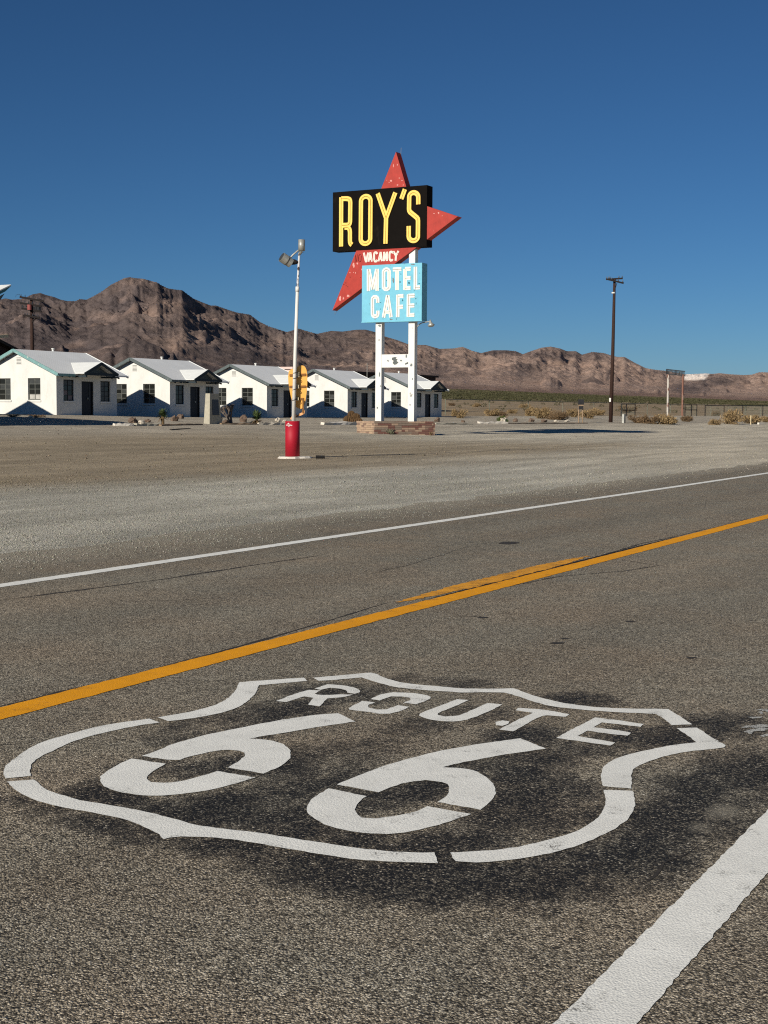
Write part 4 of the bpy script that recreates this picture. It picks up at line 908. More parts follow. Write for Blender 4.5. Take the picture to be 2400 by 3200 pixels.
def make_window(parent, P, u0, u1, z0, z1, rows, cols, frame, panes, seed, sill=True):
    r = random.Random(seed); fb = MB(); d = .075; t = .045
    boxP(fb, P, u0, u0 + t, z0, z1, d, d + .05); boxP(fb, P, u1 - t, u1, z0, z1, d, d + .05)
    boxP(fb, P, u0 + t, u1 - t, z0, z0 + t, d, d + .05); boxP(fb, P, u0 + t, u1 - t, z1 - t, z1, d, d + .05)
    cu = [u0 + t + (u1 - u0 - 2 * t) * i / cols for i in range(cols + 1)]; cz = [z0 + t + (z1 - z0 - 2 * t) * i / rows for i in range(rows + 1)]
    for x in cu[1:-1]: boxP(fb, P, x - .022, x + .022, z0 + t, z1 - t, d + .004, d + .044)
    for z in cz[1:-1]: boxP(fb, P, u0 + t, u1 - t, z - .015, z + .015, d + .008, d + .04)
    w = fb.build('window', frame, parent)
    for i in range(cols):
        for j in range(rows):
            m = panes.get((i, j)) or r.choice(['glass'] * 7 + ['glass_grey'])
            boxP(MB(), P, cu[i] + .016, cu[i + 1] - .016, cz[j] + .012, cz[j + 1] - .012, d + .02, d + .026).build('pane', m, w)
    boxP(MB(), P, u0, u1, z0, z1, d + .3, d + .32).build('curtain', 'frame_dark', w)
    if sill: boxP(MB(), P, u0 - .05, u1 + .05, z0 - .11, z0 - .003, -.05, .1).build('sill', 'stucco', w)
    return w
def cottage(s0, z0, label, trim, seed, full=True, group='white motel cottages in a row'):
    n0 = 57.64
    root = empty('cottage', (s0, n0, z0), label, 'cottage', group)
    O = np.array([s0, n0, z0])
    Pg = lambda u, z, d: O + np.array([d, u, z])                      # gable wall facing back down the road
    Pf = lambda u, z, d: O + np.array([u, d, z])                      # door wall facing the road
    Pb = lambda u, z, d: O + np.array([WS - d, u, z]); Pr = lambda u, z, d: O + np.array([u, WN - d, z])
    gw = [(1.24, 2.22, .88, 2.18), (3.6, 4.58, .88, 2.18)]
    fw = [(.62, 1.55, .84, 2.11), (4.0, 4.93, .82, 2.08)]; dr = (2.25, 3.34, -.02, 2.03)
    wb = MB()
    wall_holes(wb, 0, WN, -.4, WH, gw, Pg); wall_holes(wb, 0, WS, -.4, WH, fw + [dr], Pf, .16)
    wall_holes(wb, 0, WN, -.4, WH, [], Pb); wall_holes(wb, 0, WS, -.4, WH, [], Pr)
    for P in (Pg, Pb): wb.add([P(0, WH, 0), P(WN, WH, 0), P(WN / 2, WH + RISE, 0)], [(0, 1, 2)])
    wb.build('wall', 'stucco', root)
    rr = random.Random(seed)
    for i, h in enumerate(gw):
        pn = {(0, 0): 'glass_pale', (1, 0): 'glass_pale'} if seed == 1 and i == 0 else {(rr.randrange(2), rr.randrange(4)): 'glass_grey'}
        make_window(root, Pg, *h, 4, 2, 'frame', pn, seed * 10 + i)
    for i, h in enumerate(fw):
        pn = {(0, 3): 'glass_grey', (1, 3): 'glass_grey', (0, 1): 'glass_pink', (1, 0): 'glass_pink'} if i == 0 else {(0, 0): 'glass_grey', (0, 1): 'glass_grey', (0, 2): 'glass_grey', (0, 3): 'glass_grey', (1, 0): 'glass_grey', (1, 1): 'glass_grey'}
        if seed > 1: pn = {(rr.randrange(2), rr.randrange(4)): 'glass_grey' for _ in range(rr.randrange(4))}
        make_window(root, Pf, *h, 4, 2, 'frame_dark', pn, seed * 10 + 5 + i)
    db = MB(); boxP(db, Pf, dr[0] + .06, dr[1] - .06, 0, dr[3] - .05, .1, .15)
    door = db.build('door', 'door', root)
    fb = MB(); boxP(fb, Pf, dr[0], dr[0] + .06, 0, dr[3], .04, .16); boxP(fb, Pf, dr[1] - .06, dr[1], 0, dr[3], .04, .16); boxP(fb, Pf, dr[0] + .06, dr[1] - .06, dr[3] - .05, dr[3], .04, .16)
    fb.build('door_frame', 'frame_dark', door)
    boxP(MB(), Pf, 3.02, 3.05, .85, 1.9, .08, .1).build('door_edge', 'glass_grey', door)
    boxP(MB(), Pf, 2.86, 2.92, .95, 1.05, .05, .1).build('door_handle', 'galv', door)
    # roof
    k = RISE / (WN / 2); oe, og, th = .4, .3, .1; ogr = .62
    def slope(side):
        mb = MB()
        a = (-oe if side else WN + oe); b = WN / 2
        za = WH - k * oe; zb = WH + RISE
        vs = []
        for dz in (.02, .02 + th):
            vs += [O + np.array([-og, a, za + dz]), O + np.array([WS + ogr, a, za + dz]), O + np.array([WS + ogr, b, zb + dz]), O + np.array([-og, b, zb + dz])]
        return mb.add(vs, [(0, 1, 2, 3), (7, 6, 5, 4), (0, 4, 5, 1), (1, 5, 6, 2), (2, 6, 7, 3), (3, 7, 4, 0)])
    rf = slope(True).build('roof', 'roof', root); slope(False).build('roof', 'roof', root)
    for x in (-og - .028, WS + ogr + .028):
        fb = MB()
        for a in (-oe - .02, WN + oe + .02):
            fb.bar(O + np.array([x, a, WH - k * (oe + .02) + .05]), O + np.array([x, WN / 2, WH + RISE + .05]), .05, .19)
        fb.build('barge_board', trim if x < 0 else 'roof_white', root)
    for i in range(9):
        u = .15 + i * .65
        if 1.1 < u < 4.5: continue
        MB().bar(O + np.array([u, .05, WH - .07]), O + np.array([u, -oe + .02, WH - k * oe - .06]), .07, .1).build('rafter_tail', 'dark_teal', root)
    MB().box(*(s0 - og, s0 + 1.2, n0 - oe - .03, n0 - oe - .002, z0 + WH - k * oe - .05, z0 + WH - k * oe + .1)).build('gutter_board', trim if seed == 1 else 'slate', root)
    # small entrance gable
    cu, hw_, pz, ez, nf = 2.8, 1.56, 3.0, 2.33, -1.08
    back_ridge = (pz - (WH - k * oe)) / k - oe; back_eave = -oe
    pk = (pz - ez) / hw_
    for sgn in (-1, 1):
        lo = cu + sgn * hw_; vs = []
        for dz in (.13, .19):
            vs += [O + np.array([cu, nf, pz + dz]), O + np.array([lo, nf, ez + dz]), O + np.array([lo, back_eave, ez + dz]), O + np.array([cu, back_ridge + .12, pz + dz])]
        MB().add(vs, [(0, 1, 2, 3), (7, 6, 5, 4), (0, 4, 5, 1), (1, 5, 6, 2), (2, 6, 7, 3), (3, 7, 4, 0)]).build('entrance_roof', 'roof_white', root)
        MB().bar(O + np.array([cu, nf - .03, pz + .1]), O + np.array([lo, nf - .03, ez + .1]), .05, .17).build('entrance_barge_board', 'dark_teal', root)
        MB().bar(O + np.array([lo - sgn * .25, .0, ez - .02]), O + np.array([lo - sgn * .25, nf + .03, ez - .02]), .1, .12).build('bracket', 'dark_teal', root)
    MB().add([O + np.array(q) for q in ((cu - hw_ * .8, nf + .35, ez + .1), (cu + hw_ * .8, nf + .35, ez + .1), (cu, nf + .35, pz + .02))], [(0, 1, 2)]).build('entrance_gable', 'slate', root)
    MB().bar(O + np.array([cu - hw_ * .95, nf + .03, ez + .12]), O + np.array([cu + hw_ * .95, nf + .03, ez + .12]), .08, .16).build('entrance_beam', 'dark_teal', root)
    # gable vent with louvres, roof vent pipe
    vb = MB(); boxP(vb, Pg, 2.72, 3.1, 3.0, 3.46, -.012, .0)
    vent = vb.build('gable_vent', 'stucco', root)
    for i in range(5): boxP(MB(), Pg, 2.74, 3.08, 3.05 + i * .085, 3.075 + i * .085, -.03, -.013).build('louvre', 'frame', vent)
    pp = O + np.array([WS * .62, WN / 2 + .25, WH + RISE - .1])
    MB().tube([pp, pp + [0, 0, .36]], .07, 8).tube([pp + [0, 0, .36], pp + [0, 0, .42]], .1, 8).build('vent_pipe', 'pipe_white', root)
    return root
CS = [65.02, 76.03, 87.65, 99.42, 110.9]; CZ = [1.03, .9, .83, .8, .85]
CL = ['white stucco cottage with teal roof edge, nearest and leftmost of the row', 'white stucco cottage behind the concrete monument, second from the left', 'white stucco cottage behind the orange board and the lamp post',
      'white stucco cottage behind the brown cactus clump, fourth from the left', 'white stucco cottage seen between and right of the sign posts, farthest of the row']
for i in range(5): cottage(CS[i], CZ[i], CL[i], 'teal' if i == 0 else 'slate', i + 1)
cottage(CS[0] - 12.9, 1.05, 'white stucco cottage just outside the left edge of the picture', 'teal', 7)

# ---- buildings behind and beside the cottages
a = on_n(905, 1160, 84); b = on_n(1063, 1160, 84); ztop = on_n(980, 1150, 84)[2]
pb = empty('long_building', (a[0] + 4, 84, 1.0), 'long low pale pink building showing above the cottage roofs', 'building')
MB().box(a[0] + .5, b[0], 84, 85.6, .6, ztop - .25).build('wall', 'pink_wall', pb)
MB().box(a[0] + .3, b[0] - .02, 83.8, 85.8, ztop - .245, ztop).build('roof', 'pink_wall', pb)
e = on_n(1330, 1165, 86)
dbd = empty('dark_shed', (b[0] + 4, 86, 1.0), 'long dark brown shed behind the fourth and fifth cottages', 'building')
MB().box(b[0] + .1, e[0], 84.5, 91, .6, ztop - .35).build('wall', 'dark_wall', dbd)
MB().box(b[0] + .1, e[0] + .3, 84.2, 91.3, ztop - .345, ztop - .1).build('roof', 'dark_wood', dbd)
wp = on_n(1147, 1174, 83)
an = MB().tube([(wp[0], 83, 1.0), (wp[0], 83, on_n(1147, 1135, 83)[2])], .03, 5).build('antenna_mast', 'galv')
tag(an, 'thin mast standing behind the fourth cottage roof', 'mast')
# office with the upswept roof; only its tip reaches into the picture
NO = 68.0
t0 = on_n(35, 889, NO); t1 = on_n(-40, 890, NO); u1 = on_n(-10, 938, NO)
off = empty('motel_office', (t0[0] - 9, NO + 3, 1.0), 'office with upswept roof whose teal and white tip enters at upper left', 'building')
rb = MB(); sl = (t0[2] - 5.2) / 11.0
for dz, nm, m in ((0, 'roof', 'roof_white'), (-.32, 'roof_fascia', 'office_teal')):
    x1 = t0[0] - (0 if dz == 0 else .0)
    vs = []
    for zz in ((-.08, 0) if dz == 0 else (-.5, -.09)):
        ins = .0 if zz > -.5 else .55
        vs += [(t0[0] - ins, NO, t0[2] + zz), (t0[0] - ins, NO + 7, t0[2] + zz), (t0[0] - 13, NO + 7, t0[2] - 5.4 + zz), (t0[0] - 13, NO, t0[2] - 5.4 + zz)]
    MB().add(vs, [(0, 3, 2, 1), (4, 5, 6, 7), (0, 1, 5, 4), (1, 2, 6, 5), (2, 3, 7, 6), (3, 0, 4, 7)]).build(nm, m, off)
MB().add([(t0[0] - .6, NO + .02, t0[2] - .64), (t0[0] - 13, NO + .02, t0[2] - 6.0), (t0[0] - 13, NO + .02, .6), (t0[0] - 4.6, NO + .02, .6), (t0[0] - 4.6, NO + .02, t0[2] - 5.2)], [(0, 1, 2, 3, 4)]).build('glass_wall', 'glass_grey', off)
MB().box(t0[0] - 12.8, t0[0] - 4.8, NO + .2, NO + 6.8, .5, 3.4).build('wall', 'stucco', off)
# dark gable roof behind the nearest cottage
NB = 76.0
g0 = on_n(-130, 1000, NB); g1 = on_n(50, 1094, NB)
bk = empty('back_house', (g0[0], NB, 1.1), 'house with dark roof peeping over the nearest cottage at the left edge', 'building')
MB().prism([(g0[0], g0[2]), (g1[0], g1[2]), (g1[0], g1[2] - .22), (g0[0], g0[2] - .22), (2 * g0[0] - g1[0], g1[2] - .22), (2 * g0[0] - g1[0], g1[2])], lambda q: (q[0], NB - .5, q[1]), lambda q: (q[0], NB + 6, q[1])).build('roof', 'dark_wood', bk)
MB().box(2 * g0[0] - g1[0] + .5, g1[0] - .5, NB, NB + 5.5, .6, g1[2] - .1).build('wall', 'dark_wall', bk)
MB().prism([(g0[0], g0[2] - .25), (g1[0] - .5, g1[2] - .1), (2 * g0[0] - g1[0] + .5, g1[2] - .1)], lambda q: (q[0], NB + .01, q[1]), lambda q: (q[0], NB + 5.4, q[1])).build('gable', 'dark_wall', bk)
vp = on_n(14, 1050, NB); MB().bar((vp[0] - 3.2, NB - .3, vp[2] - .35), (vp[0], NB - .3, vp[2]), .2, .22).build('vent_stub', 'cream', bk)
# filling station canopy left of the frame, whose shade lies on the lot
cz_ = 5.4
def shade_src(x, y, hgt):
    g = gpx(x, y); s = (hgt - g[2]) / TAN_E; return g - SUN_TRAVEL * s
q0 = shade_src(405, 1320, cz_); q1 = shade_src(60, 1330, cz_)
cn = empty('station_canopy', (q0[0] - 6, q0[1] + 2, .7), 'flat roofed canopy left of the picture casting the long shadow before the nearest cottage', 'canopy')
n_a, n_b = q1[1], q0[1] + 5.2
MB().add([(q0[0], q0[1] + .6, cz_ - .28), (q0[0] - 1.5, n_a, cz_ - .28), (q0[0] - 16, n_a, cz_ - .28), (q0[0] - 16, n_b, cz_ - .28), (q0[0] - 2.5, n_b, cz_ - .28),
          (q0[0], q0[1] + .6, cz_), (q0[0] - 1.5, n_a, cz_), (q0[0] - 16, n_a, cz_), (q0[0] - 16, n_b, cz_), (q0[0] - 2.5, n_b, cz_)],
         [(0, 1, 2, 3, 4), (9, 8, 7, 6, 5), (0, 5, 6, 1), (1, 6, 7, 2), (2, 7, 8, 3), (3, 8, 9, 4), (4, 9, 5, 0)]).build('roof', 'roof_white', cn)
for dx in (-4, -13):
    MB().tube([(q0[0] + dx, (n_a + n_b) / 2, .2), (q0[0] + dx, (n_a + n_b) / 2, cz_ - .28)], .09, 10).build('post', 'pipe_white', cn)

# ================================================================== LAMP POST AND ORANGE BOARD
lb = on_z(914, 1433, 0.0); DL = float((lb - CAM) @ FH)
def lp(x, y, back=0.0):                      # point at the lamp post's depth
    d = ray(x, y); return CAM + d * ((DL + back) / (d @ FH))
slab = MB()
rr = random.Random(3); ring = [(math.cos(2 * math.pi * k / 18) * .62 * rr.uniform(.8, 1.1), math.sin(2 * math.pi * k / 18) * .55 * rr.uniform(.8, 1.1)) for k in range(18)]
zt = [.05 + .015 * rr.random() for _ in ring]; nR = len(ring)
c0 = np.array([lb[0], lb[1], 0.])
slab.add([c0 + np.array([x + .1, y, -.06]) for x, y in ring] + [c0 + np.array([x * .8 + .1, y * .8, z]) for (x, y), z in zip(ring, zt)] + [c0 + np.array([0, 0, .07])],
         [(k, (k + 1) % nR, nR + (k + 1) % nR, nR + k) for k in range(nR)] + [(nR + k, nR + (k + 1) % nR, 2 * nR) for k in range(nR)])
tag(slab.build('concrete_pad', 'concrete_white'), 'rough whitewashed concrete pad under the red pipe of the lamp post', 'concrete pad')
lampost = empty('lamp_post', (lb[0], lb[1], .03), 'leaning white lamp post with two metal floodlights set in a red pipe', 'lamp post')
cx0 = lb + np.array([0, 0, 0.]); rp = .212
topz = lp(916, 1316)[2]
pipe = MB().tube([(lb[0], lb[1], .03), (lb[0], lb[1], topz)], rp, 28).build('base_pipe', 'red_pipe', lampost, True)
pipe.data.polygons.foreach_set('use_smooth', [len(p.vertices) == 4 for p in pipe.data.polygons])
MB().tube([(lb[0], lb[1], topz + .001), (lb[0], lb[1], topz + .006)], rp - .03, 24).build('fill_cap', 'concrete', pipe)
lgb = MB()
def on_pipe(x, y):                           # point on the pipe's surface seen at a pixel
    d = ray(x, y); o = CAM[:2] - lb[:2]; A_ = d[0] ** 2 + d[1] ** 2; B_ = o @ d[:2]; D_ = B_ * B_ - A_ * (o @ o - (rp + .004) ** 2)
    return CAM + d * ((-B_ - math.sqrt(max(D_, 0))) / A_)
for poly in ([(896, 1326), (902, 1321), (905, 1326)], [(894.5, 1327.5), (897.5, 1327), (897.5, 1330), (895, 1330)], [(898.5, 1327), (901.5, 1327), (901, 1331), (898.5, 1330)], [(902.5, 1327), (905, 1327), (905, 1331), (902.5, 1331)], [(906, 1327), (908.5, 1327), (908.5, 1330.5), (906, 1330.5)], [(909.5, 1327.5), (913, 1328.5), (913, 1331), (909.5, 1330.5)], [(900, 1332), (905, 1332), (903, 1334)]):
    lgb.add([on_pipe(x, y) for x, y in poly], [tuple(range(len(poly)))])
lgb.build('white_mark', 'pipe_white', pipe)
p_bot, p_mid, p_top = lp(917, 1325), lp(929.5, 905), lp(935.5, 790)
pole = MB().tube([p_bot, lp(923, 1100), p_mid], [.056, .054, .046], 14).build('pole', 'pole_paint', lampost, True)
MB().tube([p_mid, p_mid + (p_top - p_mid) * .02, p_top], [.05, .034, .032], 12).build('pole_top', 'pole_paint_worn', pole, True)
MB().tube([lp(929.2, 912), lp(929.8, 896)], .057, 12).build('collar', 'pole_paint', pole, True)
# upper lamp: upright can; lower lamp: tilted can
ua, ub = lp(942.5, 784), lp(942.8, 749)
ul = MB().tube([ua, ub], .098, 16).build('floodlight', 'galv', lampost); ul.data.polygons.foreach_set('use_smooth', [len(p.vertices) == 4 for p in ul.data.polygons])
MB().tube([lp(936.5, 795), lp(941, 786), ua], [.035, .05, .085], 10).build('neck', 'galv', ul, True)
la, lc = lp(909.5, 823, .0), lp(880, 803, -.12)
ll = MB().tube([la, la + (lc - la) * .42], .135, 16).tube([la + (lc - la) * .46, lc], .145, 16).build('floodlight', 'galv', lampost)
MB().tube([la + (lc - la) * .43, la + (lc - la) * .455], .15, 16).build('clamp_band', 'utility_dark', ll)
MB().tube([lc, lc + (lc - la) * .03], .13, 16).build('lens', 'glass_grey', ll)
MB().tube([lp(899, 816), lp(915, 797), lp(931, 783), lp(936, 785)], .025, 8).build('yoke', 'galv', ll, True)
MB().tube([lp(909, 818), lp(922, 819), lp(932, 820)], [.09, .075, .035], 8).build('swivel', 'utility_dark', ll, True)
# orange cut-out board behind the post
def K8(x, y): return (800 + x * .16722, 1100 + y * .16722)
board = empty('cutout_board', lp(923, 1300, .2), 'orange cut-out board with brown braces strapped behind the lamp post', 'sign board')
def slab_px(pts, b0, b1, name, mat, parent):
    P = [K8(*p) for p in pts]
    return MB().prism(P, lambda q: lp(q[0], q[1], b0), lambda q: lp(q[0], q[1], b1)).build(name, mat, parent)
pan = slab_px([(640, 330), (612, 370), (600, 460), (605, 560), (617, 650), (633, 740), (650, 830), (668, 900), (690, 970), (720, 1010), (780, 1047), (840, 1066), (880, 1030), (905, 980), (925, 900), (942, 790), (955, 640), (961, 500), (955, 410), (942, 330), (918, 280), (890, 256), (850, 250), (805, 254), (780, 280), (700, 312)], .15, .18, 'panel', 'orange', board)
for pts in ([(625, 414), (930, 400), (930, 444), (625, 454)], [(622, 628), (932, 624), (932, 664), (622, 668)], [(668, 862), (890, 856), (890, 894), (668, 898)]):
    slab_px(pts, .122, .148, 'brace', 'brace', board)
for x, y0, y1, w_ in ((785, 365, 475, 22), (783, 604, 686, 20), (778, 838, 914, 20)):
    slab_px([(x - w_, y0), (x + w_, y0 + 12), (x + w_, y1 - 8), (x - w_, y1)], .06, .12, 'packing_block', 'cream', board)
slab_px([(866, 895), (890, 895), (890, 1142), (864, 1142)], .1, .12, 'hanger', 'brace', board)
slab_px([(868, 1100), (896, 1066), (912, 1108), (906, 1150), (850, 1182), (790, 1207), (790, 1160), (862, 1128)], .124, .15, 'arm_cutout', 'flesh', board)
slab_px([(690, 1166), (756, 1162), (758, 1226), (700, 1242), (664, 1268), (638, 1246)], .124, .15, 'hand_cutout', 'flesh', board)
slab_px([(745, 1195), (800, 1170), (800, 1204), (745, 1222)], .152, .17, 'brace', 'brace', board)
for y in (388, 490, 700, 895):
    mb = MB(); x = 735 - (y - 388) * .03; c = lp(*K8(x, y)); pts = []
    for k in range(13): t = 2 * math.pi * k / 12; pts.append(c + FH * .0 + RH * math.cos(t) * .066 + FH * math.sin(t) * .066 + ZZ * .02 * math.cos(t))
    mb.tube(pts, .009, 5).build('wire_tie', 'utility_dark', board)
rb_ = MB(); g = gpx(987, 1433)
rb_.tube([g + [0, 0, .04], g + RH * .26 + [0, 0, .035]], .055, 8); tag(rb_.build('rubbish', 'rubber'), 'black lump of rubbish lying right of the concrete pad', 'rubbish')

# ================================================================== MONUMENT
mp = gpx(662, 1325); DM = float((mp - CAM) @ FH)
mon = empty('monument', mp, 'tapered concrete monument with a dark plaque before the second cottage', 'monument')
cs = gpx(655, 1325); b_s, b_n, t_s, t_n = .78, 1.28, .62, .85
hgt = 95 / FPX * DM
def frus(mb, s0, s1, n0, n1, z0, S0, S1, N0, N1, z1):
    return mb.add([cs + np.array(q) for q in ((s0, n0, z0), (s1, n0, z0), (s1, n1, z0), (s0, n1, z0), (S0, N0, z1), (S1, N0, z1), (S1, N1, z1), (S0, N1, z1))], [(0, 3, 2, 1), (4, 5, 6, 7), (0, 1, 5, 4), (1, 2, 6, 5), (2, 3, 7, 6), (3, 0, 4, 7)])
body = frus(MB(), 0, 1.25, 0, .42, -.1, .12, 1.0, .06, .36, hgt).build('body', 'concrete', mon)
frus(MB(), .28, .95, -.012, .03, .5, .32, .9, .028, .05, hgt - .35).build('plaque', 'plaque', body)

# ================================================================== UTILITY POLES
def insul(mb, p, h=.22, r=.05): mb.tube([p, p + ZZ * h * .5, p + ZZ * h], [r, r, r * .5], 6)
ub_ = gpx(1908, 1320); DU = float((ub_ - CAM) @ FH)
def up_(x, y, dd=0.): d = ray(x, y); return CAM + d * ((DU + dd) / (d @ FH))
upole = empty('utility_pole', ub_, 'tall brown wooden utility pole with two crossed arms on the right', 'utility pole')
MB().tube([ub_ - ZZ * .3, up_(1915, 1100), up_(1920.5, 872)], [.19, .16, .12], 12).build('pole', 'utility', upole, True)
arm1 = MB().bar(up_(1900, 873, -.3), up_(1949, 885, -.3), .12, .14).build('cross_arm', 'utility_dark', upole)
arm2 = MB().bar(up_(1894, 873, .3), up_(1946, 870, .3), .12, .14).build('cross_arm', 'utility_dark', upole)
for a_, ps in ((arm1, [(1902, 872, -.3), (1912, 874, -.3), (1932, 879, -.3), (1946, 883, -.3)]), (arm2, [(1896, 872, .3), (1906, 871, .3), (1934, 869, .3), (1944, 869, .3)])):
    for x, y, dd in ps:
        mb = MB(); insul(mb, up_(x, y, dd)); mb.build('insulator', 'insulator', a_)
MB().bar(up_(1928, 884, -.15), up_(1922, 905, -.15), .05, .05).build('brace', 'utility_dark', upole)
MB().tube([up_(1917, 917), up_(1917, 913)], .17, 12).build('white_band', 'pipe_white', upole)
MB().box(ub_[0] - .25, ub_[0] - .2, ub_[1] - .08, ub_[1] + .08, ub_[2] + 1.9, ub_[2] + 2.25).build('tag_plate', 'pipe_white', upole)
q = on_n(102, 1100, 78.0); DQ = float((q - CAM) @ FH); gzq = float(ground_z(q[0], q[1]))
def uq(x, y, dd=0.): d = ray(x, y); return CAM + d * ((DQ + dd) / (d @ FH))
lpole = empty('utility_pole', (q[0], q[1], gzq), 'utility pole with four crossarms and transformers behind the nearest cottage', 'utility pole')
MB().tube([np.array([q[0], q[1], gzq - .3]), uq(101, 1095), uq(98, 932)], [.17, .15, .11], 10).build('pole', 'utility', lpole, True)
def Z1(x, y): return (x / 4.425, 850 + y / 4.424)
for (xa, ya), (xb, yb) in (((275, 345), (610, 405)), ((278, 428), (582, 475)), ((298, 503), (578, 548)), ((335, 598), (545, 635))):
    ar = MB().bar(uq(*Z1(xa, ya), -.2), uq(*Z1(xb, yb), -.2), .15, .15).build('cross_arm', 'utility_dark', lpole)
    for k in range(6):
        t = (k + .3) / 6
        mb = MB(); insul(mb, uq(*Z1(xa + (xb - xa) * t, ya + (yb - ya) * t), -.2) + ZZ * .05, .2, .03); mb.build('insulator', 'insulator', ar)
MB().tube([uq(*Z1(408, 525), -.35), uq(*Z1(408, 452), -.35)], .17, 10).build('transformer', 'transformer_red', lpole)
for x in (468, 500, 535):
    MB().tube([uq(*Z1(x, 545), -.1), uq(*Z1(x, 480), -.1)], .16, 10).build('transformer', 'transformer', lpole)
MB().tube([uq(*Z1(p_[0], p_[1]), -.1) for p_ in ((447, 700), (462, 668), (490, 648), (530, 636))], .06, 6).build('arm_brace', 'utility_dark', lpole)
MB().tube([uq(*Z1(p_[0], p_[1])) for p_ in ((215, 350), (222, 322), (245, 306), (272, 312), (285, 335))], .012, 4).build('wire_loop', 'utility_dark', lpole)

# ================================================================== RIGHT-HAND FURNITURE
fp = gpx(2090, 1300); fp = on_n(2088, 1300, 64.0); DF = float((fp - CAM) @ FH)
def fq(x, y, dd=0.): d = ray(x, y); return CAM + d * ((DF + dd) / (d @ FH))
gzf = float(ground_z(fp[0], fp[1]))
fr = empty('sign_frame', (fp[0], fp[1], gzf), 'old empty sign frame with torn slats on two rusty posts', 'sign')
for x0, x1, yb in ((2088.5, 2086, 1302), (2134.5, 2132, 1306)):
    a_ = fq(x1, yb); a_[2] = gzf - .2; MB().bar(fq(x0, 1170), a_, .24, .24).build('post', 'rust' if x0 < 2100 else 'rust_dark', fr)
MB().bar(fq(2082, 1154), fq(2141, 1160.5), .14, .12).build('rail', 'insulator', fr); MB().bar(fq(2082, 1168), fq(2140, 1174), .14, .12).build('rail', 'insulator', fr)
r_ = random.Random(12)
for k in range(15):
    x = 2083 + k * 3.9; y = 1154 + k * .43; ln = r_.choice([14, 13, 9, 14, 6])
    MB().bar(fq(x, y + 1, -.08), fq(x + r_.uniform(-1, 1), y + ln, -.08), .14, .03, FH).build('slat', r_.choice(['insulator', 'plaque', 'transformer', 'glass_grey']), fr)
bx0 = gpx(1818, 1321); DB = float((bx0 - CAM) @ FH)
def bq(x, y, dd=0.): d = ray(x, y); return CAM + d * ((DB + dd) / (d @ FH))
nbd = empty('notice_board', bx0, 'small dark notice board on two thin posts beside the white kerb', 'notice board')
for x in (1808.5, 1820.5):
    a_ = bq(x, 1320); a_[2] = bx0[2] - .1; MB().bar(bq(x, 1268), a_, .09, .09).build('post', 'wood_log', nbd)
def bbx(x0, x1, y0, y1, nm, m):
    P = [(x0, y0), (x1, y0), (x1, y1), (x0, y1)]; MB().prism(P, lambda s_: bq(s_[0], s_[1], -.14), lambda s_: bq(s_[0], s_[1], .14)).build(nm, m, nbd)
bbx(1807, 1825, 1248, 1264.5, 'board', 'transformer'); bbx(1808, 1823, 1269, 1279, 'lower_board', 'transformer'); bbx(1807, 1824, 1265, 1268.5, 'ledge', 'wood_log')
# pipe rail fence
FN = 69.0
fence = empty('pipe_fence', (118, FN, .9), 'long low pipe rail fence along the back of the lot', 'fence')
fs = []
s_ = on_n(1392, 1255, FN)[0]
while s_ < 520: fs.append(s_); s_ += 11.6
ftop = lambda s: float(ground_z(s, FN)) + 1.72
for s_ in fs: MB().tube([(s_, FN, float(ground_z(s_, FN)) - .2), (s_, FN, ftop(s_))], .055, 6).build('post', 'fence', fence)
for a_, b_ in zip(fs[:-1], fs[1:]):
    MB().tube([(a_, FN, ftop(a_) - .03), (b_, FN, ftop(b_) - .03)], .045, 6).build('rail', 'fence', fence)
    mb = MB()
    for h_ in (.5, .95, 1.35): mb.tube([(a_, FN, ftop(a_) - h_), (b_, FN, ftop(b_) - h_)], .008, 3)
    mb.build('wire', 'fence', fence)
# chain-link pens with dark gates by the bushes
def pen(xs, ybase, ytop, label, depth_n, rails, meshed):
    root = None; tops = []; DN = depth_n
    for x in xs:
        p = on_n(x, 1300, DN); gz = float(ground_z(p[0], p[1])); t = on_n(x, ytop, DN)
        if root is None: root = empty('wire_gate', (p[0], DN, gz), label, 'gate')
        MB().tube([(p[0], DN, gz - .2), (p[0], DN, t[2])], .07, 6).build('post', 'fence_dark', root); tops.append((p[0], gz, t[2]))
    for (a0, ag, at), (b0, bg, bt) in zip(tops[:-1], tops[1:]):
        for f_ in rails: MB().tube([(a0, DN, ag + (at - ag) * f_), (b0, DN, bg + (bt - bg) * f_)], .04, 5).build('rail', 'fence_dark', root)
        if meshed:
            mb = MB(); n_ = max(4, int((b0 - a0) / .35))
            for k in range(n_ + 1):
                f0, f1 = k / n_, (k + 2) / n_
                if f1 <= 1:
                    for u, v in ((0, 1), (1, 0)): mb.bar((a0 + (b0 - a0) * f0, DN, ag + (at - ag) * u), (a0 + (b0 - a0) * f1, DN, ag + (at - ag) * v), .012, .012)
            mb.build('wire_mesh', 'fence', root)
pen([1941, 1957, 1984], 1318, 1262, 'dark pipe gate right of the tall utility pole', 58.0, (.98, .5), True)
pen([2140, 2160, 2177], 1315, 1264, 'dark wire gate just right of the old sign frame', 58.0, (.98, .55), True)
pen([2203, 2262, 2320, 2383, 2440], 1315, 1266, 'dark wire fence panels at the right edge behind the yellow shrubs', 58.0, (.97,), True)
el_ = gpx(1949, 1322); 
eb = MB().box(el_[0] - .2, el_[0] + .2, el_[1] - .1, el_[1] + .1, el_[2] - .1, el_[2] + .8).box(el_[0] - .22, el_[0] + .22, el_[1] - .12, el_[1] + .12, el_[2] + .8, el_[2] + .84); tag(eb.build('utility_cabinet', 'galv'), 'grey metal cabinet at the foot of the dark pipe gate', 'cabinet')
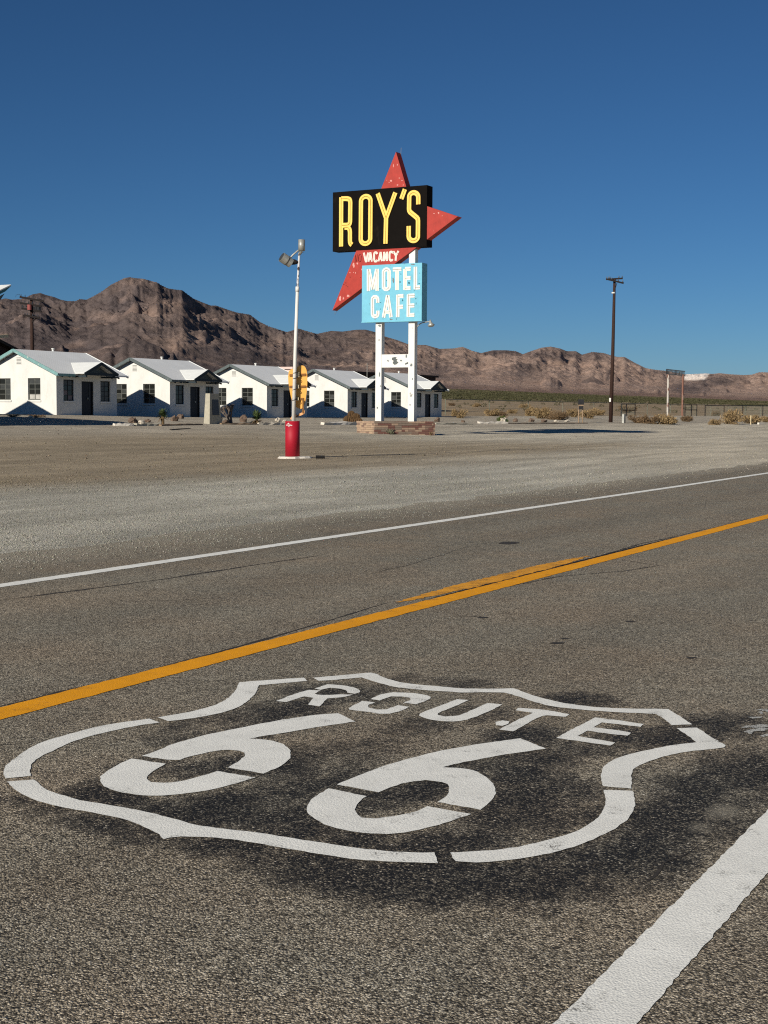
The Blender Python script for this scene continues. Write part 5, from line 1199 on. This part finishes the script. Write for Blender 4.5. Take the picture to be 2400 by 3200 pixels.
stp = gpx(2346, 1327); mb = MB().tube([stp - ZZ * .1, stp + ZZ * .95], .05, 6); tag(mb.build('marker_post', 'cream'), 'thin pale marker post at the right edge of the lot', 'post')
wl = gpx(2372, 1327); mb = MB().bar(wl + np.array([-.35, .0, .12]), wl + np.array([.6, -.3, .12]), .22, .2); tag(mb.build('white_block', 'concrete_white'), 'white block lying on the lot edge at far right', 'block')

# ---- kerb stones and timbers
def kerb(p0, p1, label, mat, h=.14, w=.25, seg=7, seed=0):
    a_, b_ = gpx(*p0), gpx(*p1); r = random.Random(seed); L_ = np.linalg.norm(b_ - a_); d = (b_ - a_) / L_; d[2] = 0
    nn = np.array([-d[1], d[0], 0]); mb = MB(); vs = []
    for k in range(seg + 1):
        c = a_ + (b_ - a_) * k / seg; c[2] = float(ground_z(c[0], c[1]))
        for u, z in ((-1, -.05), (-.9, .9), (.9, 1.0), (1, -.05)): vs.append(c + nn * u * w / 2 * r.uniform(.65, 1.25) + ZZ * h * z * r.uniform(.55, 1.2))
    fs_ = [(4 * k + i, 4 * k + i + 1, 4 * k + i + 5, 4 * k + i + 4) for k in range(seg) for i in range(3)] + [(0, 3, 2, 1), (4 * seg, 4 * seg + 1, 4 * seg + 2, 4 * seg + 3)]
    return tag(mb.add(vs, fs_).build('kerb', mat), label, 'kerb')
kerb((1008, 1327), (1118, 1327), 'whitewashed kerb left of the block planter', 'concrete_white', .2, .3, 9, 1)
kerb((1496, 1323), (1584, 1324), 'whitewashed kerb in front of the small green bush', 'concrete_white', .17, .3, 8, 2)
kerb((1586, 1324), (1834, 1323.5), 'long brown timber kerb running right towards the notice board', 'wood_log', .09, .22, 14, 3)
kerb((356, 1330), (416, 1331), 'whitewashed kerb beside the tip of the long shadow', 'concrete_white', .16, .3, 6, 4)
kerb((422, 1331), (500, 1330), 'pale kerb left of the small fan palm', 'concrete', .13, .26, 7, 5)
kerb((500, 1331), (630, 1328), 'brown timber kerb under the small fan palm', 'wood_log', .09, .2, 8, 6)
kerb((690, 1326), (800, 1327), 'brown timber kerb between monument and yucca', 'wood_log', .1, .2, 8, 7)
kerb((806, 1327), (900, 1328), 'row of pale kerb stones left of the red pipe', 'rock_pale', .14, .25, 10, 8)
kerb((1360, 1326), (1475, 1327), 'short grey kerb right of the block planter', 'concrete', .1, .25, 7, 9)
kerb((534, 1344), (592, 1340), 'thin dark timber lying on the lot below the monument', 'dark_wood', .05, .12, 3, 10)
def rock(x, y, r, label, mat, seed, flat=.7):
    p = gpx(x, y); tag(MB().blob(p + ZZ * r * flat * .4, (r * .8, r * .7, r * flat * .8), seed, .3, 11, 7).build('rock', mat), label, 'rock', 'landscape rocks')
for i, (x, y, r, lab, m, fl) in enumerate([
    (97, 1306, .16, 'small pale rock in the shade before the nearest cottage', 'rock_pale', .6), (113, 1305, .14, 'small brown rock in the shade before the nearest cottage', 'rock_brown', .6),
    (418, 1322, .28, 'brown rock at the end of the whitewashed kerb by the shadow tip', 'rock_brown', .8), (440, 1324, .22, 'pale rock left of the small fan palm', 'rock_pale', .7), (460, 1320, .22, 'tan rock just left of the small fan palm', 'rock_brown', .7),
    (545, 1316, .34, 'brown rock right of the small fan palm', 'rock_brown', .9), (565, 1308, .3, 'grey brown rock left of the monument', 'rock_brown', .7), (683, 1318, .36, 'round brown rock at the right foot of the monument', 'rock_brown', .9),
    (706, 1322, .25, 'flat dark rock under the dead cholla', 'rock_brown', .6), (762, 1320, .3, 'dark upright rock between cholla and yucca', 'rock_brown', 1.1), (868, 1318, .24, 'pale rock left of the red pipe', 'rock_pale', .8), (888, 1322, .2, 'small pale rock touching the red pipe', 'rock_pale', .8),
    (1572, 1318, .42, 'large pale rock in front of the green bush', 'rock_pale', .6), (1612, 1318, .3, 'brown rock right of the green bush', 'rock_brown', .8), (1662, 1318, .4, 'brown rock behind the timber kerb under the straw shrubs', 'rock_brown', .6), (1700, 1319, .34, 'flat brown rock in the middle of the timber kerb', 'rock_brown', .6), (1740, 1319, .34, 'tan rock near the right part of the timber kerb', 'rock_pale', .5), (1772, 1318, .3, 'white rock left of the notice board', 'rock_pale', .5),
    (1448, 1320, .22, 'small grey rock on the short kerb right of the planter', 'rock_brown', .6), (1367, 1318, .3, 'dark rock at the right corner of the block planter', 'rock_brown', .8)]): rock(x, y, r, lab, m, i + 3, fl)

# ================================================================== PLANTS
def blades(mb, c, count, length, width, tilt, seed, droop=.25):
    r = random.Random(seed); c = np.asarray(c, float)
    for _ in range(count):
        a = r.uniform(0, 6.283); t = math.radians(r.uniform(*tilt)); L_ = length * r.uniform(.65, 1.1)
        d = np.array([math.cos(a) * math.cos(t), math.sin(a) * math.cos(t), math.sin(t)]); sd_ = np.array([-math.sin(a), math.cos(a), 0]) * width / 2
        m_ = c + d * L_ * .55; e_ = c + d * L_ - ZZ * droop * L_ * math.cos(t)
        mb.add([c - sd_, c + sd_, m_ + sd_, m_ - sd_, e_], [(0, 1, 2, 3), (3, 2, 4)])
    return mb
def shrub(x, y, wpx, hpx, label, mats=('dry', 'dry_dark'), seed=0, count=420, cat='shrub', group='dry shrubs beyond the lot', dep=None):
    p = gpx(x, y) if dep is None else at_depth(x, y, dep)
    p[2] = float(ground_z(p[0], p[1])); D_ = float((p - CAM) @ FH); w_ = 1.35 * wpx / FPX * D_ / 2; h_ = .95 * hpx / FPX * D_
    root = empty('shrub', p, label, cat, group); r = np.random.default_rng(seed + 1000); count = count * 4
    ncl = 12; cl = np.c_[r.uniform(-.75, .75, (ncl, 2)), r.uniform(.15, .75, ncl), r.uniform(.22, .42, ncl)]
    k = r.integers(0, ncl, count); v = r.normal(0, 1, (count, 3)); v /= np.linalg.norm(v, axis=1)[:, None]; v *= (cl[k, 3] * r.uniform(.25, 1, count) ** .5)[:, None]
    cen = np.stack([(cl[k, 0] * .7 + v[:, 0]) * w_, (cl[k, 1] * .7 + v[:, 1]) * w_, np.maximum(.02, cl[k, 2] * .8 + v[:, 2] * .8) * h_], 1)
    s_ = (.018 + .045 * r.uniform(0, 1, count) ** 2)[:, None] * (w_ + h_)
    out_ = cen * [1, 1, .6] / (np.linalg.norm(cen, axis=1)[:, None] + 1e-6)
    a_ = out_ * .9 + r.normal(0, .6, (count, 3)) + [0, 0, .5]; a_ /= np.linalg.norm(a_, axis=1)[:, None]
    b_ = np.cross(a_, r.normal(0, 1, (count, 3))); b_ /= np.linalg.norm(b_, axis=1)[:, None]
    tri = np.stack([cen + a_ * s_ * 1.3, cen + b_ * s_ * .3 - a_ * s_ * .4, cen - b_ * s_ * .3 - a_ * s_ * .4], 1).reshape(-1, 3)
    fo = fast_mesh('foliage', tri, np.arange(count * 3).reshape(-1, 3), mats[0]); fo.parent = root
    tw = MB(); rr = random.Random(seed)
    for _ in range(26):
        a = rr.uniform(0, 6.28); q_ = rr.uniform(.3, 1); e_ = p + np.array([math.cos(a) * w_ * q_ * .8, math.sin(a) * w_ * q_ * .8, h_ * rr.uniform(.4, .95)])
        tw.bar(p + np.array([math.cos(a), math.sin(a), 0]) * w_ * .1, e_, .018, .018)
    tw.build('twigs', mats[1], root)
SH = [(1432, 1306, 46, 36, 'straw coloured shrub just right of the farthest cottage', 0), (1412, 1268, 22, 12, 'small dark shrub by the fence right of the farthest cottage', 1), (1490, 1272, 26, 16, 'pale shrub far behind the fence near the first rail', 2), (1532, 1300, 50, 30, 'low tan shrub at a fence post left of the green bush', 3), (1565, 1300, 44, 20, 'low brown shrub behind the small green bush', 4),
      (1600, 1292, 36, 16, 'small tan shrub right of and behind the green bush', 5), (1655, 1300, 56, 40, 'leftmost tall straw shrub behind the timber kerb', 6), (1700, 1308, 70, 46, 'large straw shrub in the middle behind the timber kerb', 7), (1745, 1312, 66, 40, 'straw shrub with brown base left of the notice board', 8), (1788, 1304, 44, 36, 'straw shrub between kerb and notice board', 9),
      (1838, 1308, 48, 38, 'straw shrub touching the right of the notice board', 10), (1868, 1298, 46, 30, 'pale shrub left of the tall utility pole', 11), (1990, 1322, 60, 30, 'low brown shrub beside the dark pipe gate', 12), (2030, 1324, 70, 36, 'yellow straw shrub right of the dark pipe gate', 13), (2080, 1326, 84, 44, 'large yellow straw shrub below the old sign frame', 14),
      (2235, 1328, 40, 24, 'low pale shrub at the foot of the right fence panels', 15), (2295, 1326, 76, 56, 'tall straw shrub near the right edge', 16), (2345, 1324, 76, 36, 'straw shrub behind the marker post', 17), (2395, 1320, 40, 26, 'straw shrub cut by the right edge of the picture', 18), (2235, 1300, 30, 22, 'small dark shrub inside the right fence', 19), (1640, 1274, 34, 14, 'small pale shrub behind the fence above the straw shrubs', 20), (2150, 1318, 44, 24, 'brown shrub at the foot of the dark wire gate', 21), (1960, 1290, 60, 30, 'thin grey brown shrub behind the dark pipe gate', 22)]
for x, y, w_, h_, lab, sd_ in SH:
    dk = 'dark' in lab or 'brown' in lab
    mt = ('dry_dark', 'dry_dark') if dk else ('dry', 'dry_dark')
    shrub(x, y, w_, h_, lab, mt, sd_ + 50, 520)
shrub(1573, 1318, 36, 26, 'small rounded green bush behind the whitewashed kerb', ('green', 'dry_dark'), 90, 600, 'bush', 'garden plants')
shrub(1216, 1310, 34, 24, 'pale grey plant growing between the sign posts in the planter', ('pale_leaf', 'dead_stem'), 91, 260, 'plant', 'garden plants', 75.6)
shrub(1347, 1306, 12, 14, 'tiny dry sprig on the right end of the block planter', ('dry_dark', 'dry_dark'), 92, 60, 'plant', 'garden plants', 75.9)
shrub(40, 1303, 40, 10, 'low dark dry plant against the nearest cottage wall', ('dry_dark', 'dry_dark'), 93, 150, 'plant', 'garden plants')
shrub(118, 1303, 56, 9, 'spreading dark ground plant under the triangular shadow on the nearest cottage', ('dry_dark', 'dry_dark'), 94, 200, 'plant', 'garden plants')
# small fan palm
def rosette(name, x, y, hpx, lpx, label, seed, tilt, n_, cat, dead):
    p = gpx(x, y); D_ = float((p - CAM) @ FH); h_ = hpx / FPX * D_; l_ = lpx / FPX * D_
    root = empty(name, p, label, cat, 'garden plants'); c = p + ZZ * h_
    blades(MB(), c, n_, l_, .11, tilt, seed, .18).build('leaf_crown', 'yucca', root)
    blades(MB(), c - ZZ * .04, dead, l_ * .95, .09, (-38, 4), seed + 1, .12).build('dead_leaves', 'thatch', root)
    MB().tube([p - ZZ * .1, c], [.09, .07], 8).build('trunk', 'thatch', root)
rosette('fan_palm', 509, 1326, 26, 28, 'small fan palm left of the concrete monument', 3, (-12, 85), 95, 'palm', 16)
rosette('yucca', 802, 1326, 15, 36, 'spiky yucca with dead lower leaves left of the lamp post', 5, (8, 80), 80, 'yucca', 44)
p = gpx(724, 1325); D_ = float((p - CAM) @ FH); u = D_ / FPX
ch = empty('dead_cholla', p, 'dead branching cholla cactus right of the concrete monument', 'cactus', 'garden plants'); r_ = random.Random(4)
def branch(a, d, L_, r0, lv):
    b = a + d * L_; MB().tube([a, (a + b) / 2 + np.array([r_.uniform(-.02, .02) for _ in range(3)]), b], [r0, r0 * .9, r0 * .72], 6).build('branch', 'dead_stem', ch)
    if lv == 0: return
    for _ in range(3 if lv > 1 else 2):
        e_ = d + np.array([r_.uniform(-.75, .75), r_.uniform(-.75, .75), r_.uniform(-.1, .5)]); e_ /= np.linalg.norm(e_); branch(b, e_, L_ * .72, r0 * .76, lv - 1)
branch(p - ZZ * .05, np.array([.25, .3, .9]), .5, .075, 3); branch(p - ZZ * .05, np.array([-.15, .45, .85]), .46, .07, 3)
p = gpx(1100, 1324); D_ = float((p - CAM) @ FH); u = D_ / FPX
cac = empty('cactus_clump', p, 'clump of brown rounded barrel cacti left of the block planter', 'cactus', 'garden plants')
def ribbed(c, r, h, seed):
    mb = MB(); vs = []; seg, rings = 28, 9
    for i in range(rings + 1):
        t = math.pi * (.06 + .94 * i / rings) - math.pi / 2 if i else -math.pi / 2 * .98
        for k in range(seg):
            q_ = r * math.cos(t) * (1 + .12 * (k % 2 * 2 - 1)) ; a = 2 * math.pi * k / seg
            vs.append(c + np.array([q_ * math.cos(a), q_ * math.sin(a), h * math.sin(t)]))
    fs_ = [(i * seg + k, i * seg + (k + 1) % seg, (i + 1) * seg + (k + 1) % seg, (i + 1) * seg + k) for i in range(rings) for k in range(seg)]
    mb.add(vs, fs_).build('barrel_stem', 'cactus', cac)
for x, y, r0, h0 in ((1088, 1312, 14, 14), (1098, 1298, 11, 15), (1112, 1304, 13, 13), (1120, 1316, 12, 11), (1102, 1318, 13, 11)):
    ribbed(at_depth(x, y, D_ + (1312 - y) * .02), r0 * u, h0 * u, x)
# ---- creosote scrub of the desert plain (uncountable)
def scrub_mesh(m, d0, d1, nlo, nhi, nf, spread, smin, smax, keep, seed):
    r = np.random.default_rng(seed)
    dep = np.exp(r.uniform(math.log(d0), math.log(d1), m)); a = np.radians(r.uniform(-4, 17, m))
    S_ = dep * (math.cos(PSI) + np.tan(a) * math.sin(PSI)); N_ = dep * (math.sin(PSI) - np.tan(a) * math.cos(PSI))
    ok = (N_ > nlo + 8 * fbm(S_ * .02, N_ * .02, 2, 5)) & (N_ < nhi) & (r.uniform(0, 1, m) < keep)
    S_, N_ = S_[ok], N_[ok]; m = len(S_); size = r.uniform(smin, smax, m)
    cen = r.normal(0, 1, (m, nf, 3)); cen /= np.linalg.norm(cen, axis=2, keepdims=True); cen *= np.array([1, 1, .55]); cen[..., 2] += .5
    tri = cen[:, :, None, :] + r.normal(0, spread, (m, nf, 3, 3)); tri[..., 2] = np.maximum(tri[..., 2], 0)
    return (tri * size[:, None, None, None] + np.stack([S_, N_, ground_z(S_, N_)], 1)[:, None, None, :]).reshape(-1, 3)
tv = np.concatenate([scrub_mesh(9000, 215, 900, 165, 420, 34, .2, .45, .95, .8, 77), scrub_mesh(26000, 700, 3000, 300, 950, 9, .4, .4, 1.0, .7, 78), scrub_mesh(260, 190, 520, 84, 160, 40, .2, .3, .7, .5, 79)])
scrub = fast_mesh('creosote_scrub', tv, np.arange(len(tv)).reshape(-1, 3), 'olive')
kind(scrub, 'stuff', 'olive creosote bushes dotting the far desert plain')
